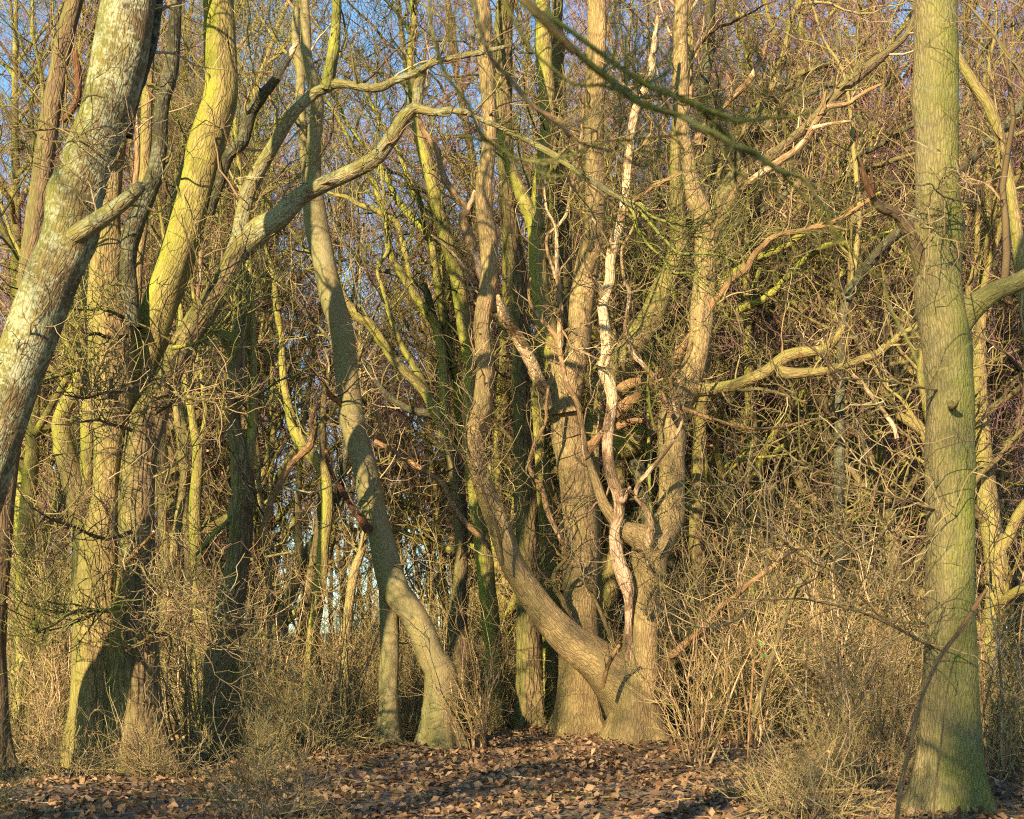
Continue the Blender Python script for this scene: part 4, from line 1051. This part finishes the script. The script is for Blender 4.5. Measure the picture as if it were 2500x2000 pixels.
for (x, y) in in_px(1760, 2270, 23, 36, 11, 1.2):
    plant_shrub(int(rng.integers(0, 3)), x, y, rng.uniform(0.85, 1.15), 'twiggy scrub bush', 'scrub beside the right-hand trunk')
for (x, y) in in_px(560, 1760, 30, 46, 34, 1.3):
    if 560 < 1250 + x * F / y < 1140 and rng.uniform() < 0.5:
        continue
    plant_shrub(int(rng.integers(0, 3)), x, y, rng.uniform(0.7, 1.0), 'bare twiggy shrub', 'shrubs behind the central stems')
for (p, y, sc) in [(1010, 29, 0.6), (1075, 31, 0.7), (1135, 28.5, 0.6), (1215, 30.5, 0.7), (1285, 29.5, 0.6), (1345, 31, 0.65), (1480, 30, 0.7), (905, 40, 0.75), (965, 44, 0.8), (1030, 48, 0.9), (850, 46, 0.9)]:
    plant_shrub(2, (p - 1250) * y / F, y, sc, 'thorny shrub at the trunk feet', 'low shrubs at the centre')
for (x, y) in in_px(-150, 480, 25, 40, 9, 1.2):
    plant_shrub(int(rng.integers(0, 3)), x, y, rng.uniform(0.7, 1.0), 'bare twiggy shrub', 'shrubs behind the left oak')
for (x, y) in in_px(-200, 2700, 48, 120, 60, 2.2):
    low = 540 < 1250 + x * F / y < 1150
    plant_shrub(int(rng.integers(0, 2)), x, y, rng.uniform(0.5, 0.8) if low else rng.uniform(0.9, 1.4), 'distant bush', 'distant bushes')
for (x, y) in in_px(-100, 2600, 20, 31, 36, 1.0):
    p = 1250 + x * F / y
    if y < 26.5 and (1200 < p < 1680 or 880 < p < 1150 or 180 < p < 420):
        continue
    plant_shrub(3, x, y, rng.uniform(0.55, 0.95), 'arching bramble heap', 'brambles on the woodland floor')
for (x, y) in in_px(-100, 2700, 14, 20, 14, 1.2):
    if 880 < 1250 + x * F / y < 1720:
        continue
    plant_shrub(3, x, y, rng.uniform(0.4, 0.6), 'bramble clump nearest the viewer', 'nearest brambles')
for (p, y, sc) in [(1840, 24, 1.0), (2010, 25, 1.05), (2170, 20.5, 0.85), (1790, 28, 1.1), (1700, 22.2, 0.7), (2060, 19.5, 0.8),
                   (560, 24.5, 0.7), (470, 23.5, 0.75), (820, 27.5, 0.8), (1160, 24.6, 0.6), (660, 28.0, 0.8), (130, 22.5, 0.7), (2420, 20, 0.9)]:
    plant_shrub(4, (p - 1250) * y / F, y, sc, 'thicket of straight tan shoots', 'thickets of thin shoots')
bpy.context.view_layer.update()

# ------------------------------------------------------------------ fresh green shoots, bramble canes, fallen leaves
for (label, pts, d, leaves_at) in [
    ('thin cane with a pair of bright green leaves left of the leaning dead stick', '1700,1760,5 1702,1640,5 1700,1560,4 1706,1500,3', 22.5, [(1706, 1503), (1700, 1530), (1712, 1506)]),
    ('short cane with one bright green leaf cluster in the lower right scrub', '1822,1760,5 1838,1640,5 1852,1600,4 1868,1562,3', 21.0, [(1868, 1567), (1860, 1572), (1866, 1600)]),
    ('cane with two green leaves at the bottom of the lower right scrub', '2030,1800,5 2028,1700,4 2026,1618,3', 20.0, [(2020, 1618), (2034, 1620)]),
    ('slanting bramble cane in front of the foot of the right-hand trunk', '2170,2060,12 2205,1900,12 2240,1740,11 2287,1621,11 2310,1580,11 2331,1554,11 2355,1520,12 2374,1492,12 2410,1440,10', 13.0, [(2372, 1490)]),
    ('fine upright bramble cane beside the slanting cane at the right-hand trunk', '2265,2060,5 2290,1880,5 2305,1740,4 2328,1618,4 2340,1597,4 2346,1584,3', 13.2, [(2336, 1604)]),
]:
    P, W = limb_points(('', '', d, d, '', pts))
    gz = float(ground_z(P[0][0], d))
    P[0][2] = gz - 0.05
    root = thing('bramble_cane', label, 'plant', (P[0][0], d, gz))
    Pr, Wr = resample(P, W, 0.05)
    Pr[:, 0] += np.sin(np.arange(len(Pr)) * 0.37) * 0.006
    g = Geo(); g.limb(Pr, Wr, 8, 0.12)
    g.build('cane', M['dead'], root, P[0] * [1, 1, 0] + [0, 0, gz])
    for (lx, ly) in leaves_at:
        g = Geo(); g.leaves(np.array([px(lx, ly, d - 0.02)]), rng.uniform(0.06, 0.09, 1))
        g.build('leaf', M['green_leaf'], root, P[0] * [1, 1, 0] + [0, 0, gz], smooth=False)

g = Geo()
k = 75000
y = np.sqrt(rng.uniform(9 ** 2, 40 ** 2, k)); x = rng.uniform(-1, 1, k) * (0.3125 * y * 1.25 + 1)
C = np.stack([x, y, ground_z(x, y) + 0.02 + rng.uniform(0, 0.05, k)], -1)
g.leaves(C, rng.uniform(0.045, 0.15, k), flat=0.5)
o = g.build('leaf_litter', M['litter'], kind='stuff', smooth=False)
o['label'] = 'fallen brown leaves scattered over the woodland floor'
g = Geo()
k = 900
y = np.sqrt(rng.uniform(10 ** 2, 36 ** 2, k)); x = rng.uniform(-1, 1, k) * (0.3125 * y * 1.2 + 1)
a = rng.uniform(0, 6.28, k); L = rng.uniform(0.2, 1.3, k)
s = np.linspace(-0.5, 0.5, 5)
P = np.stack([x[:, None] + np.cos(a)[:, None] * L[:, None] * s, y[:, None] + np.sin(a)[:, None] * L[:, None] * s, np.zeros((k, 5))], -1)
P += rng.normal(size=P.shape) * 0.02
P[..., 2] = ground_z(P[..., 0], P[..., 1]) + 0.03 + np.abs(rng.normal(size=(k, 5))) * 0.02
g.tubes(P, rng.uniform(0.004, 0.014, k)[:, None] * np.linspace(1, 0.5, 5)[None], 5)
o = g.build('fallen_twigs', M['twig'], kind='stuff')
o['label'] = 'broken twigs lying among the fallen leaves'
# things alike in look and place are told apart by their order from left to right
same = {}
for o in COL.objects:
    if o.parent is None and o.get('label') and o.get('group') and o.get('group') != 'bare trees around the viewpoint':
        same.setdefault(o['label'], []).append(o)
ORD = ['', 'second', 'third', 'fourth', 'fifth', 'sixth', 'seventh', 'eighth', 'ninth', 'tenth', 'eleventh', 'twelfth', 'thirteenth', 'fourteenth', 'fifteenth', 'sixteenth']
NUM = ['', '', 'two', 'three', 'four', 'five', 'six', 'seven', 'eight', 'nine', 'ten', 'eleven', 'twelve', 'thirteen', 'fourteen', 'fifteen', 'sixteen']
for lab, os_ in same.items():
    m = len(os_)
    if 1 < m <= 16:
        os_.sort(key=lambda o: o.location.x / o.location.y)
        for i, o in enumerate(os_):
            w = 'leftmost' if i == 0 else 'rightmost' if i == m - 1 else ORD[i] + ' from left'
            o['label'] = lab + ', ' + w + ' of ' + NUM[m]
print('polys', sum(len(m.polygons) for m in bpy.data.meshes), 'objects', len(bpy.data.objects))
